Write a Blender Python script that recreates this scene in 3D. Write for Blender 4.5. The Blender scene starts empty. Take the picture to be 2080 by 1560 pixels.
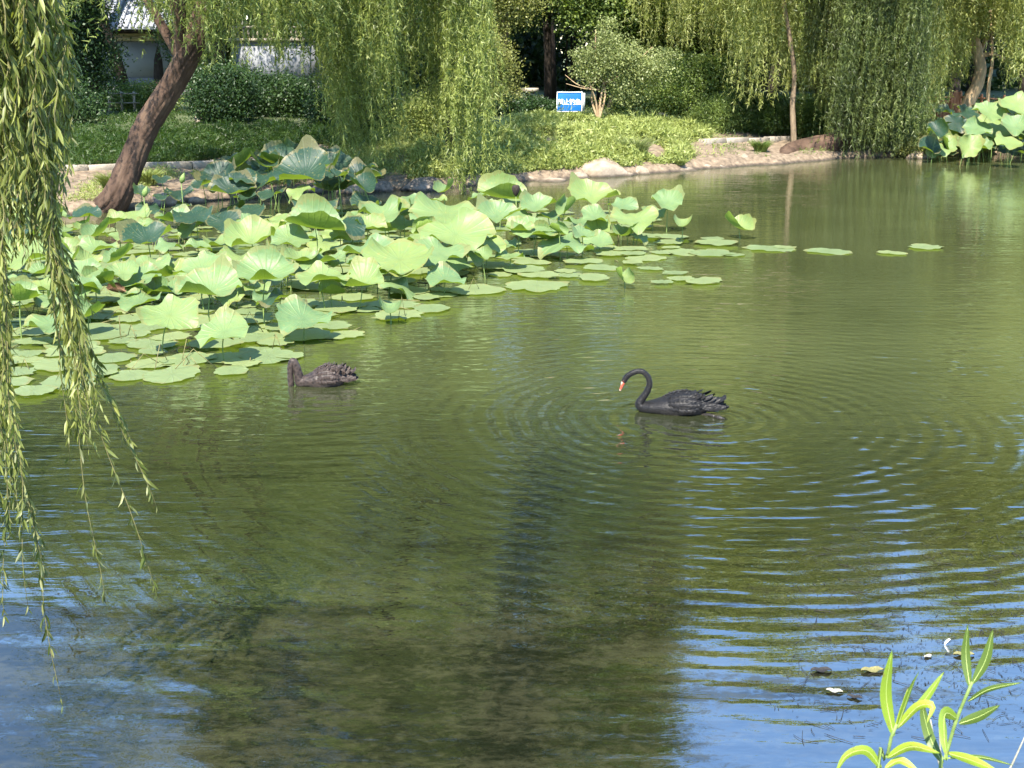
import bpy, math, random
import numpy as np
from mathutils import Vector, Matrix
R = math.radians
C = bpy.context.scene.collection
sc = bpy.context.scene
rng = np.random.default_rng(7)
random.seed(7)

# ------------------------------------------------------------------ camera, sky, sun
F, PITCH, CH = 2700.0, R(14.13), 3.4          # focal length in photo pixels, downward pitch, height over the water
cam_d = bpy.data.cameras.new('camera'); cam = bpy.data.objects.new('camera', cam_d); C.objects.link(cam)
cam.location = (0, 0, CH); cam.rotation_euler = (R(90) - PITCH, 0, 0)
cam_d.sensor_width = 36; cam_d.lens = 36 * F / 2080; cam_d.clip_end = 2000; cam_d.clip_start = .05
cam_d.dof.use_dof = True; cam_d.dof.focus_distance = 15; cam_d.dof.aperture_fstop = 20
sc.camera = cam
SUN_EL, SUN_AZ = R(54), R(-165)               # azimuth measured from +Y towards +X
w = bpy.data.worlds.new('World'); sc.world = w; w.use_nodes = True
nt = w.node_tree; bgn = nt.nodes['Background']; sky = nt.nodes.new('ShaderNodeTexSky')
sky.sky_type = 'NISHITA'; sky.sun_disc = False; sky.sun_elevation = SUN_EL; sky.sun_rotation = SUN_AZ
sky.dust_density = .1; sky.ozone_density = 7; sky.air_density = 1.3
nt.links.new(sky.outputs[0], bgn.inputs[0]); bgn.inputs[1].default_value = .15
sun_d = bpy.data.lights.new('sun', 'SUN'); sun = bpy.data.objects.new('sun', sun_d); C.objects.link(sun)
sun_d.energy = 5.0; sun_d.angle = R(.5); sun_d.color = (1, .93, .80)
SD = Vector((math.sin(SUN_AZ) * math.cos(SUN_EL), math.cos(SUN_AZ) * math.cos(SUN_EL), math.sin(SUN_EL)))
sun.rotation_euler = SD.to_track_quat('Z', 'Y').to_euler()
sc.view_settings.view_transform = 'Standard'; sc.view_settings.look = 'None'
sc.view_settings.gamma = 1; sc.view_settings.exposure = 1.85; sc.view_settings.use_curve_mapping = False
sc.cycles.max_bounces = 8; sc.cycles.transparent_max_bounces = 8; sc.cycles.caustics_reflective = False
sc.cycles.use_denoising = True

cp, sp_ = math.cos(PITCH), math.sin(PITCH)
def ray(px, py):
    a = (px - 1040) / F; b = -(py - 780) / F
    return np.array([a, cp + b * sp_, b * cp - sp_])
def at(px, py, z=0.0):                        # point of height z seen at a photo pixel
    d = ray(px, py); t = (z - CH) / d[2]; return np.array([0, 0, CH]) + d * t
def atd(px, py, D):                           # point at distance D (along y) seen at a photo pixel
    d = ray(px, py); return np.array([0, 0, CH]) + d * (D / d[1])
def proj(P):
    P = np.asarray(P, float); q = P - np.array([0, 0, CH])
    dep = q[..., 1] * cp - q[..., 2] * sp_
    up = q[..., 1] * sp_ + q[..., 2] * cp
    return 1040 + F * q[..., 0] / dep, 780 - F * up / dep

# ------------------------------------------------------------------ mesh helpers
def mesh(name, v, f, smooth=False):
    v = np.asarray(v, np.float32).reshape(-1, 3)
    me = bpy.data.meshes.new(name)
    me.vertices.add(len(v)); me.vertices.foreach_set('co', v.ravel())
    groups = f if isinstance(f, list) else [f]
    groups = [np.asarray(g, np.int32) for g in groups if len(g)]
    li = np.concatenate([g.ravel() for g in groups])
    tot = np.concatenate([np.full(len(g), g.shape[1], np.int32) for g in groups])
    st = np.concatenate([[0], np.cumsum(tot)[:-1]]).astype(np.int32)
    me.loops.add(len(li)); me.loops.foreach_set('vertex_index', li)
    me.polygons.add(len(tot)); me.polygons.foreach_set('loop_start', st)
    if smooth: me.polygons.foreach_set('use_smooth', np.ones(len(tot), bool))
    me.update(calc_edges=True); me.validate()
    return me
def obj(name, me, mat=None, parent=None, loc=None, rot=None, scale=None):
    o = bpy.data.objects.new(name, me); C.objects.link(o)
    if mat is not None and me is not None and not me.materials:
        for m in (mat if isinstance(mat, (list, tuple)) else [mat]): me.materials.append(m)
    if parent is not None: o.parent = parent
    if loc is not None: o.location = loc
    if rot is not None: o.rotation_euler = rot
    if scale is not None: o.scale = scale
    return o
def tag(o, label=None, cat=None, group=None, kind=None):
    if label: o['label'] = label
    if cat: o['category'] = cat
    if group: o['group'] = group
    if kind: o['kind'] = kind
    return o
def thing(name, label, cat, loc=(0, 0, 0), rz=0, group=None):
    o = bpy.data.objects.new(name, None); C.objects.link(o); o.empty_display_size = .1
    o.location = loc; o.rotation_euler = (0, 0, rz)
    return tag(o, label, cat, group)
class MB:
    def __init__(s): s.v = []; s.q = []; s.t = []; s.n = 0
    def add(s, v, q=None, t=None):
        v = np.asarray(v, float).reshape(-1, 3)
        if q is not None and len(q): s.q.append(np.asarray(q) + s.n)
        if t is not None and len(t): s.t.append(np.asarray(t) + s.n)
        s.v.append(v); s.n += len(v); return s
    def box(s, x0, x1, y0, y1, z0, z1):
        v = [(x, y, z) for z in (z0, z1) for y in (y0, y1) for x in (x0, x1)]
        return s.add(v, [(0, 2, 3, 1), (4, 5, 7, 6), (0, 1, 5, 4), (2, 6, 7, 3), (0, 4, 6, 2), (1, 3, 7, 5)])
    def tube(s, path, rad, k=8, rough=None, cap=True):
        v, q, t = tube(path, rad, k, rough, cap); return s.add(v, q, t)
    def mesh(s, name, smooth=False):
        f = []
        if s.q: f.append(np.concatenate(s.q))
        if s.t: f.append(np.concatenate(s.t))
        return mesh(name, np.concatenate(s.v), f, smooth)
def tube(path, rad, k=8, rough=None, cap=True):
    p = np.asarray(path, float); n = len(p); rad = np.broadcast_to(np.asarray(rad, float), (n,))
    T = np.gradient(p, axis=0); T /= np.linalg.norm(T, axis=1)[:, None] + 1e-9
    u = np.cross(T[0], [0, 0, 1.0]);
    if np.linalg.norm(u) < .1: u = np.cross(T[0], [0, 1.0, 0])
    u /= np.linalg.norm(u); V = []
    th = np.arange(k) * 2 * math.pi / k
    for i in range(n):
        u = u - T[i] * np.dot(u, T[i]); u /= np.linalg.norm(u); b = np.cross(T[i], u)
        r = rad[i] * np.ones(k)
        if rough is not None: r = r * rough(i, n, th)
        V.append(p[i] + np.outer(np.cos(th) * r, u) + np.outer(np.sin(th) * r, b))
    V = np.concatenate(V); i = np.arange(n - 1)[:, None] * k; j = np.arange(k)[None, :]; j2 = (j + 1) % k
    q = np.stack([i + j, i + j2, i + k + j2, i + k + j], -1).reshape(-1, 4); t = []
    if cap:
        V = np.concatenate([V, p[:1], p[-1:]]); a = n * k
        jj = np.arange(k); t = np.concatenate([np.stack([np.full(k, a), (jj + 1) % k, jj], -1),
            np.stack([np.full(k, a + 1), (n - 1) * k + jj, (n - 1) * k + (jj + 1) % k], -1)])
    return V, q, t
def spline(pts, n):
    p = np.asarray(pts, float); m = len(p); d = np.r_[0, np.cumsum(np.linalg.norm(np.diff(p, axis=0), axis=1))]
    t = np.linspace(0, d[-1], n); out = []
    P = np.vstack([2 * p[0] - p[1], p, 2 * p[-1] - p[-2]])
    for x in t:
        i = min(max(np.searchsorted(d, x, 'right') - 1, 0), m - 2); s = (x - d[i]) / (d[i + 1] - d[i] + 1e-9)
        a, b, c, e = P[i], P[i + 1], P[i + 2], P[i + 3]
        out.append(.5 * (2 * b + (c - a) * s + (2 * a - 5 * b + 4 * c - e) * s * s + (3 * b - a - 3 * c + e) * s ** 3))
    return np.array(out)
def nrm(a): return a / (np.linalg.norm(a, axis=-1, keepdims=True) + 1e-9)
_ph = rng.uniform(0, 6.28, (24, 3)); _kd = nrm(rng.normal(size=(24, 3)))
def noise(P, s=1.0, oct=4):                   # cheap smooth noise, about -1..1
    P = np.asarray(P, float) * s; o = np.zeros(P.shape[:-1]); a = 1.0; k = 0
    for i in range(oct):
        for j in range(3):
            d = _kd[(k) % 24]; o = o + a * np.sin((P @ d) * 1.7 * (1 + .3 * j) + _ph[k % 24, 0] + 1.3 * np.sin((P @ _kd[(k + 7) % 24]) * 1.1 + _ph[k % 24, 1])) / 3; k += 1
        a *= .5; P = P * 2.03
    return o
def leaf_mesh(name, P, D, L, W, quad=False, S=None):
    n = len(P); L = np.broadcast_to(L, (n,))[:, None]; W = np.broadcast_to(W, (n,))[:, None]
    if S is None: S = nrm(np.cross(D, rng.normal(size=(n, 3))))
    if quad:
        v = np.stack([P, P + D * L * .45 + S * W / 2, P + D * L, P + D * L * .45 - S * W / 2], 1)
        return mesh(name, v, np.arange(n * 4).reshape(n, 4))
    v = np.stack([P + S * W / 2, P + D * L, P - S * W / 2], 1)
    return mesh(name, v, np.arange(n * 3).reshape(n, 3))

# ------------------------------------------------------------------ materials
def newmat(name):
    m = bpy.data.materials.new(name); m.use_nodes = True; n = m.node_tree; n.nodes.clear()
    out = n.nodes.new('ShaderNodeOutputMaterial'); return m, n, out
def N(n, t, **k):
    x = n.nodes.new(t)
    for a, b in k.items():
        if a.startswith('i_'): x.inputs[a[2:]].default_value = b
        else: setattr(x, a, b)
    return x
def ramp(n, fac, stops):
    r = n.nodes.new('ShaderNodeValToRGB'); e = r.color_ramp.elements
    while len(e) < len(stops): e.new(.5)
    for i, (p, c) in enumerate(stops): e[i].position = p; e[i].color = (*c, 1) if len(c) == 3 else c
    n.links.new(fac, r.inputs[0]); return r.outputs[0]
def M_(n, op, a, b=None, c=None):
    x = n.nodes.new('ShaderNodeMath'); x.operation = op
    for i, q in enumerate((a, b, c)):
        if q is None: continue
        if isinstance(q, (int, float)): x.inputs[i].default_value = q
        else: n.links.new(q, x.inputs[i])
    return x.outputs[0]
def leafmat(name, cols, tr=.4, trc=None, rough=.45, spec=.35, clump=.6):
    m, n, out = newmat(name); g = N(n, 'ShaderNodeNewGeometry'); L = n.links.new
    tc = N(n, 'ShaderNodeTexCoord'); no = N(n, 'ShaderNodeTexNoise'); no.inputs['Scale'].default_value = clump; no.inputs['Detail'].default_value = 2
    L(tc.outputs['Object'], no.inputs['Vector'])
    f = M_(n, 'ADD', M_(n, 'MULTIPLY', g.outputs['Random Per Island'], .6), M_(n, 'MULTIPLY', M_(n, 'SUBTRACT', no.outputs[0], .3), 1.0))
    k = len(cols); c = ramp(n, f, [(i / (k - 1), cc) for i, cc in enumerate(cols)])
    b = N(n, 'ShaderNodeBsdfPrincipled'); b.inputs['Roughness'].default_value = rough; b.inputs['Specular IOR Level'].default_value = spec
    L(c, b.inputs['Base Color']); t = N(n, 'ShaderNodeBsdfTranslucent')
    mx = N(n, 'ShaderNodeMix'); mx.data_type = 'RGBA'; mx.blend_type = 'MULTIPLY'; mx.inputs[0].default_value = 1
    L(c, mx.inputs[6]); mx.inputs[7].default_value = (*(trc or (1.5, 1.6, .7)), 1); L(mx.outputs[2], t.inputs[0])
    s = N(n, 'ShaderNodeMixShader'); s.inputs[0].default_value = tr; L(b.outputs[0], s.inputs[1]); L(t.outputs[0], s.inputs[2]); L(s.outputs[0], out.inputs[0])
    return m
def solid(name, cols, scale=6, rough=.8, bump=.3, bscale=30, spec=.3, stretch=(1, 1, 1), metallic=0, bdist=.02, detail=6):
    m, n, out = newmat(name); L = n.links.new; tc = N(n, 'ShaderNodeTexCoord'); mp = N(n, 'ShaderNodeMapping'); mp.inputs['Scale'].default_value = stretch
    L(tc.outputs['Object'], mp.inputs[0]); no = N(n, 'ShaderNodeTexNoise'); no.inputs['Scale'].default_value = scale; no.inputs['Detail'].default_value = detail
    L(mp.outputs[0], no.inputs['Vector']); k = len(cols)
    c = ramp(n, no.outputs[0], [(.3 + .4 * i / max(1, k - 1), cc) for i, cc in enumerate(cols)]) if k > 1 else None
    b = N(n, 'ShaderNodeBsdfPrincipled'); b.inputs['Roughness'].default_value = rough; b.inputs['Specular IOR Level'].default_value = spec; b.inputs['Metallic'].default_value = metallic
    if c: L(c, b.inputs['Base Color'])
    else: b.inputs['Base Color'].default_value = (*cols[0], 1)
    n2 = N(n, 'ShaderNodeTexNoise'); n2.inputs['Scale'].default_value = bscale; n2.inputs['Detail'].default_value = 8; L(mp.outputs[0], n2.inputs['Vector'])
    bp = N(n, 'ShaderNodeBump'); bp.inputs['Strength'].default_value = bump; bp.inputs['Distance'].default_value = bdist; L(n2.outputs[0], bp.inputs['Height']); L(bp.outputs[0], b.inputs['Normal'])
    L(b.outputs[0], out.inputs[0]); return m
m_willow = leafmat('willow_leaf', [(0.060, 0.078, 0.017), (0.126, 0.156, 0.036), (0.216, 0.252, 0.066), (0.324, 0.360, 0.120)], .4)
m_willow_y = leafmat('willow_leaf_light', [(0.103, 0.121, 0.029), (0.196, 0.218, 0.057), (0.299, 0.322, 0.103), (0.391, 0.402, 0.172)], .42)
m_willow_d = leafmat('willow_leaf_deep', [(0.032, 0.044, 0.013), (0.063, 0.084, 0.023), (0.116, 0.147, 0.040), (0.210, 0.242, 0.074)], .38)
m_near = leafmat('near_willow_leaf', [(.05, .065, .012), (.11, .13, .026), (.20, .22, .055), (.33, .34, .12)], .38, clump=2.5)
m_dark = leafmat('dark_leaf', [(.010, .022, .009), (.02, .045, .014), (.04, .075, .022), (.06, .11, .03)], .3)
m_mid = leafmat('broad_leaf', [(0.041, 0.068, 0.016), (0.095, 0.135, 0.034), (0.162, 0.216, 0.054), (0.257, 0.311, 0.095)], .38)
m_olive = leafmat('olive_leaf', [(0.078, 0.085, 0.023), (0.156, 0.169, 0.046), (0.247, 0.260, 0.085), (0.351, 0.351, 0.130)], .36)
m_grey = leafmat('grey_leaf', [(.09, .11, .035), (.16, .19, .065), (.25, .28, .11), (.34, .36, .17)], .36, (1.3, 1.4, .8))
m_grass = leafmat('bank_herb', [(0.135, 0.171, 0.036), (0.234, 0.279, 0.068), (0.333, 0.378, 0.117), (0.432, 0.450, 0.198)], .45, (0.850, 0.850, 0.495), clump=.8)
m_grass_d = leafmat('grass_shade_tint', [(0.013, 0.029, 0.005), (0.026, 0.055, 0.010), (0.046, 0.081, 0.014), (0.072, 0.111, 0.023)], .4, clump=1.2)  # green darkened so that the bank's shade sits in the leaf colour
m_bark = solid('willow_bark', [(0.022, 0.013, 0.008), (0.058, 0.034, 0.022), (0.099, 0.063, 0.041)], 5, .9, .9, 14, stretch=(0.637, 0.637, 0.315), bdist=.05)
m_barkd = solid('dark_bark', [(0.014, 0.011, 0.009), (0.040, 0.029, 0.021)], 8, .9, .6, 20, stretch=(2, 2, .6), bdist=.04)
m_barkp = solid('pale_bark', [(.24, .16, .09), (.40, .29, .17)], 5, .8, .4, 20, stretch=(2, 2, .6))
m_barkm = solid('tan_bark', [(.10, .07, .045), (.20, .15, .095)], 6, .85, .6, 20, stretch=(2, 2, .6))
m_rock = solid('pale_rock', [(0.133, 0.098, 0.066), (0.234, 0.184, 0.133), (0.306, 0.250, 0.188)], 3, .85, .7, 14, bdist=.03)
m_rockd = solid('dark_rock', [(.06, .05, .045), (.14, .12, .10), (.22, .18, .15)], 4, .85, .8, 14, bdist=.03)
m_stone = solid('table_stone', [(0.238, 0.202, 0.149), (0.345, 0.297, 0.226)], 6, .7, .3, 40)
m_kerb = solid('kerb_stone', [(0.176, 0.152, 0.120), (0.288, 0.248, 0.200)], 4, .85, .5, 25)
m_plaster = solid('white_plaster', [(0.164, 0.173, 0.189), (0.220, 0.226, 0.236)], 1.2, .8, .15, 30)
m_plinth = solid('grey_plinth', [(.10, .10, .10), (.20, .20, .20)], 3, .85, .3, 20)
m_tile = solid('roof_tile', [(.16, .17, .20), (.30, .31, .35)], 4, .7, .3, 30)
m_wood = solid('dark_beam', [(.035, .025, .02), (.07, .05, .035)], 6, .7, .2, 30)
m_fence = solid('orange_wood', [(.28, .10, .04), (.45, .19, .09)], 6, .6, .2, 30, stretch=(3, 3, .5))
m_blue = solid('sign_blue', [(.004, .085, .30), (.008, .13, .40)], 2.5, .45, .03, 40, spec=.4)
m_white = solid('white_paint', [(.80, .82, .82)], 5, .5, .05, 40)
m_green = solid('stem_green', [(.09, .14, .035), (.16, .22, .06)], 20, .6, .2, 60)
m_twig = solid('twig', [(.09, .085, .03), (.20, .18, .07)], 20, .7, .2, 60)

def lotusmat(name, top, under, var, rough=.5):
    m, n, out = newmat(name); L = n.links.new; g = N(n, 'ShaderNodeNewGeometry'); tc = N(n, 'ShaderNodeTexCoord'); oi = N(n, 'ShaderNodeObjectInfo')
    sx = N(n, 'ShaderNodeSeparateXYZ'); L(tc.outputs['Object'], sx.inputs[0])
    th = M_(n, 'ARCTAN2', sx.outputs[1], sx.outputs[0])
    rr = N(n, 'ShaderNodeVectorMath', operation='LENGTH'); L(tc.outputs['Object'], rr.inputs[0])
    vein = M_(n, 'POWER', M_(n, 'ABSOLUTE', M_(n, 'COSINE', M_(n, 'MULTIPLY', th, 10.0))), 24.0)
    vein = M_(n, 'MULTIPLY', vein, .38)
    no = N(n, 'ShaderNodeTexNoise'); no.inputs['Scale'].default_value = 3.5; no.inputs['Detail'].default_value = 5
    ad = N(n, 'ShaderNodeVectorMath', operation='ADD'); L(tc.outputs['Object'], ad.inputs[0]); cmb = N(n, 'ShaderNodeCombineXYZ'); L(M_(n, 'MULTIPLY', oi.outputs['Random'], 50.0), cmb.inputs[0]); L(cmb.outputs[0], ad.inputs[1]); L(ad.outputs[0], no.inputs['Vector'])
    f = M_(n, 'ADD', M_(n, 'MULTIPLY', oi.outputs['Random'], .65), M_(n, 'SUBTRACT', M_(n, 'MULTIPLY', no.outputs[0], .7), .15))
    c = ramp(n, f, [(0, top[0]), (.5, top[1]), (1, top[2])])
    mv = N(n, 'ShaderNodeMix'); mv.data_type = 'RGBA'; L(vein, mv.inputs[0]); L(c, mv.inputs[6]); mv.inputs[7].default_value = (*var, 1)
    # brown, dried specks and rim
    n3 = N(n, 'ShaderNodeTexNoise'); n3.inputs['Scale'].default_value = 11; n3.inputs['Detail'].default_value = 4; L(ad.outputs[0], n3.inputs['Vector'])
    sp = ramp(n, n3.outputs[0], [(.64, (0, 0, 0)), (.70, (1, 1, 1))])
    ms = N(n, 'ShaderNodeMix'); ms.data_type = 'RGBA'; L(M_(n, 'MULTIPLY', sp, .6), ms.inputs[0]); L(mv.outputs[2], ms.inputs[6]); ms.inputs[7].default_value = (.30, .24, .07, 1)
    rim = ramp(n, M_(n, 'ADD', rr.outputs['Value'], M_(n, 'MULTIPLY', n3.outputs[0], .25)), [(.97, (0, 0, 0)), (1.0, (1, 1, 1))])
    mr = N(n, 'ShaderNodeMix'); mr.data_type = 'RGBA'; L(M_(n, 'MULTIPLY', rim, .0), mr.inputs[0]); L(ms.outputs[2], mr.inputs[6]); mr.inputs[7].default_value = (.20, .15, .05, 1)
    sc2 = M_(n, 'MULTIPLY', M_(n, 'GREATER_THAN', M_(n, 'ADD', rr.outputs['Value'], M_(n, 'MULTIPLY', n3.outputs[0], .35)), 1.16), .4); L(sc2, mr.inputs[0])
    mb = N(n, 'ShaderNodeMix'); mb.data_type = 'RGBA'; L(g.outputs['Backfacing'], mb.inputs[0]); L(mr.outputs[2], mb.inputs[6]); mb.inputs[7].default_value = (*under, 1)
    b = N(n, 'ShaderNodeBsdfPrincipled'); b.inputs['Roughness'].default_value = rough; b.inputs['Specular IOR Level'].default_value = .4; L(mb.outputs[2], b.inputs['Base Color'])
    bp = N(n, 'ShaderNodeBump'); bp.inputs['Strength'].default_value = .6; bp.inputs['Distance'].default_value = .02; L(M_(n, 'ADD', vein, no.outputs[0]), bp.inputs['Height']); L(bp.outputs[0], b.inputs['Normal'])
    t = N(n, 'ShaderNodeBsdfTranslucent'); t.inputs[0].default_value = (.22, .32, .02, 1)
    s = N(n, 'ShaderNodeMixShader'); s.inputs[0].default_value = .3; L(b.outputs[0], s.inputs[1]); L(t.outputs[0], s.inputs[2]); L(s.outputs[0], out.inputs[0]); return m
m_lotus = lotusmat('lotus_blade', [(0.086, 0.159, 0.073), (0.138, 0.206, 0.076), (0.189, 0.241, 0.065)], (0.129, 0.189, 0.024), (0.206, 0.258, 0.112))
m_lotus_d = lotusmat('lotus_blade_shaded', [(0.009, 0.026, 0.018), (0.014, 0.041, 0.026), (0.029, 0.062, 0.033)], (0.038, 0.066, 0.009), (0.048, 0.090, 0.057))  # darkened copy of the lotus blade, tree shade painted into its colours
m_pad = lotusmat('pad_blade', [(0.138, 0.192, 0.085), (0.181, 0.235, 0.101), (0.224, 0.267, 0.107)], (0.133, 0.176, 0.043), (0.240, 0.277, 0.150), .4)
m_dry = solid('dried_leaf', [(0.090, 0.045, 0.022), (0.170, 0.100, 0.055)], 8, .8, .4, 30)

# water ------------------------------------------------------------
swanR = at(1378, 838); swanL = at(655, 785)
def watermat():
    m, n, out = newmat('pond_water'); L = n.links.new; g = N(n, 'ShaderNodeNewGeometry'); pos = g.outputs['Position']
    def nz(scale, st, det=3, rough=.5, dist=0.0):
        mp = N(n, 'ShaderNodeMapping'); mp.inputs['Scale'].default_value = st; L(pos, mp.inputs[0])
        x = N(n, 'ShaderNodeTexNoise'); x.inputs['Scale'].default_value = scale; x.inputs['Detail'].default_value = det; x.inputs['Roughness'].default_value = rough; x.inputs['Distortion'].default_value = dist
        L(mp.outputs[0], x.inputs['Vector']); return x.outputs[0]
    sx = N(n, 'ShaderNodeSeparateXYZ'); L(pos, sx.inputs[0]); Y = sx.outputs[1]
    def sm(x, a, b):
        r = N(n, 'ShaderNodeMapRange', interpolation_type='SMOOTHSTEP'); L(x, r.inputs[0]); r.inputs[1].default_value = a; r.inputs[2].default_value = b; return r.outputs[0]
    wob = nz(.9, (1, 1, 1), 2); brk = sm(nz(1.3, (1, 1, 1), 3), .28, .55)
    def ring(c, lam, A, R0, rin=0.0):
        d = N(n, 'ShaderNodeVectorMath', operation='DISTANCE'); L(pos, d.inputs[0]); d.inputs[1].default_value = (c[0], c[1], 0)
        r = d.outputs['Value']; ph = M_(n, 'ADD', M_(n, 'MULTIPLY', r, 2 * math.pi / lam), M_(n, 'MULTIPLY', wob, 7.0))
        e = M_(n, 'EXPONENT', M_(n, 'MULTIPLY', r, -1.0 / R0))
        return M_(n, 'MULTIPLY', M_(n, 'MULTIPLY', M_(n, 'SINE', ph), M_(n, 'MULTIPLY', e, brk)), A)
    patch = sm(nz(.22, (1, 1.3, 1), 2), .38, .62)
    mid = M_(n, 'MULTIPLY', sm(Y, 7.5, 12), M_(n, 'SUBTRACT', 1.0, M_(n, 'MULTIPLY', sm(Y, 17, 27), .72)))
    amp = M_(n, 'ADD', .22, M_(n, 'MULTIPLY', M_(n, 'ADD', .35, M_(n, 'MULTIPLY', patch, .65)), mid))
    rip = M_(n, 'MULTIPLY', M_(n, 'SUBTRACT', nz(3.0, (.45, 2.0, 1), 3, .45, .3), .5), .015)
    rip2 = M_(n, 'MULTIPLY', M_(n, 'SUBTRACT', nz(7.0, (.5, 1.6, 1), 2, .5, .2), .5), .0045)
    swell = M_(n, 'MULTIPLY', M_(n, 'SUBTRACT', nz(.7, (.6, 1, 1), 1)  , .5), .007)
    h = M_(n, 'MULTIPLY', M_(n, 'ADD', rip, rip2), amp)
    h = M_(n, 'ADD', h, swell)
    h = M_(n, 'ADD', h, M_(n, 'MULTIPLY', M_(n, 'MULTIPLY', M_(n, 'SUBTRACT', nz(19.0, (.6, 1.3, 1), 2, .5, .3), .5), patch), .0011))
    for c, lam, A, R0 in ((at(1440, 850), .20, .0042, 3.0), (at(1840, 870), .22, .0016, 2.0), (at(620, 800), .20, .0028, 1.2)):
        h = M_(n, 'ADD', h, ring(c, lam, A, R0))
    bp = N(n, 'ShaderNodeBump'); bp.inputs['Strength'].default_value = 1; bp.inputs['Distance'].default_value = 1; L(h, bp.inputs['Height'])
    # turbid water: suspended green, weed showing up near the bank in front
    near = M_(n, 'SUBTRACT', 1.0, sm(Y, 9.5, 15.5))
    w1 = nz(1.1, (.8, 1.5, 1), 7, .62, .6); w2 = nz(9, (1, 1.6, 1), 8, .78, .6)
    weed = M_(n, 'MULTIPLY', M_(n, 'SUBTRACT', 1.0, sm(Y, 7.3, 9.6)), sm(M_(n, 'ADD', M_(n, 'MULTIPLY', w1, .45), M_(n, 'MULTIPLY', w2, .55)), .44, .60))
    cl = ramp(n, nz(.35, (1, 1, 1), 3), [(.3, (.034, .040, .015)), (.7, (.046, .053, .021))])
    clear = N(n, 'ShaderNodeMix'); clear.data_type = 'RGBA'; L(near, clear.inputs[0]); L(cl, clear.inputs[6]); clear.inputs[7].default_value = (.005, .006, .003, 1)  # nearer murk painted darker, in place of shade from overhanging trees
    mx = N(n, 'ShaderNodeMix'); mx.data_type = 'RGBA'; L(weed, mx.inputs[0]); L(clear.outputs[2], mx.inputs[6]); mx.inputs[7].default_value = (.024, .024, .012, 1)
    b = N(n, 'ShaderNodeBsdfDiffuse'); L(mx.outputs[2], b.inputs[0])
    gl = N(n, 'ShaderNodeBsdfGlossy'); gl.inputs['Roughness'].default_value = .012; gl.inputs['Color'].default_value = (1, 1, 1, 1); L(bp.outputs[0], gl.inputs['Normal'])
    fr = N(n, 'ShaderNodeFresnel'); fr.inputs[0].default_value = 3.8; L(bp.outputs[0], fr.inputs['Normal'])
    side = M_(n, 'MULTIPLY', M_(n, 'SUBTRACT', 1.0, sm(sx.outputs[0], .2, 2.0)), M_(n, 'SUBTRACT', 1.0, sm(Y, 6.9, 8.3)))
    mat = M_(n, 'MULTIPLY', sm(M_(n, 'ADD', M_(n, 'ADD', M_(n, 'MULTIPLY', nz(.8, (.6, 2.2, 1), 7, .65, .4), .6), M_(n, 'MULTIPLY', w2, .4)), M_(n, 'MULTIPLY', side, .13)), .54, .62), near)  # weed breaking the surface
    s = N(n, 'ShaderNodeMixShader'); L(M_(n, 'MULTIPLY', fr.outputs[0], M_(n, 'SUBTRACT', 1.0, M_(n, 'MULTIPLY', mat, .6))), s.inputs[0]); L(b.outputs[0], s.inputs[1]); L(gl.outputs[0], s.inputs[2]); L(s.outputs[0], out.inputs[0]); return m

def groundmat():
    m, n, out = newmat('bank_soil'); L = n.links.new; g = N(n, 'ShaderNodeNewGeometry'); pos = g.outputs['Position']
    no = N(n, 'ShaderNodeTexNoise'); no.inputs['Scale'].default_value = .45; no.inputs['Detail'].default_value = 9; L(pos, no.inputs['Vector'])
    n2 = N(n, 'ShaderNodeTexNoise'); n2.inputs['Scale'].default_value = 7; n2.inputs['Detail'].default_value = 9; L(pos, n2.inputs['Vector'])
    c = ramp(n, n2.outputs[0], [(.3, (.07, .05, .032)), (.5, (.145, .105, .068)), (.7, (.22, .165, .11))])
    sx = N(n, 'ShaderNodeSeparateXYZ'); L(pos, sx.inputs[0])
    r = N(n, 'ShaderNodeMapRange', interpolation_type='SMOOTHSTEP'); L(M_(n, 'ADD', sx.outputs[2], M_(n, 'MULTIPLY', no.outputs[0], .5)), r.inputs[0]); r.inputs[1].default_value = .95; r.inputs[2].default_value = 1.2
    mx = N(n, 'ShaderNodeMix'); mx.data_type = 'RGBA'; L(r.outputs[0], mx.inputs[0]); L(c, mx.inputs[6])
    L(ramp(n, n2.outputs[0], [(.3, (.03, .035, .012)), (.6, (.07, .09, .03))]), mx.inputs[7])
    b = N(n, 'ShaderNodeBsdfPrincipled'); b.inputs['Roughness'].default_value = .95; L(mx.outputs[2], b.inputs['Base Color'])
    bp = N(n, 'ShaderNodeBump'); bp.inputs['Strength'].default_value = .8; bp.inputs['Distance'].default_value = .08; L(n2.outputs[0], bp.inputs['Height']); L(bp.outputs[0], b.inputs['Normal'])
    L(b.outputs[0], out.inputs[0]); return m

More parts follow.
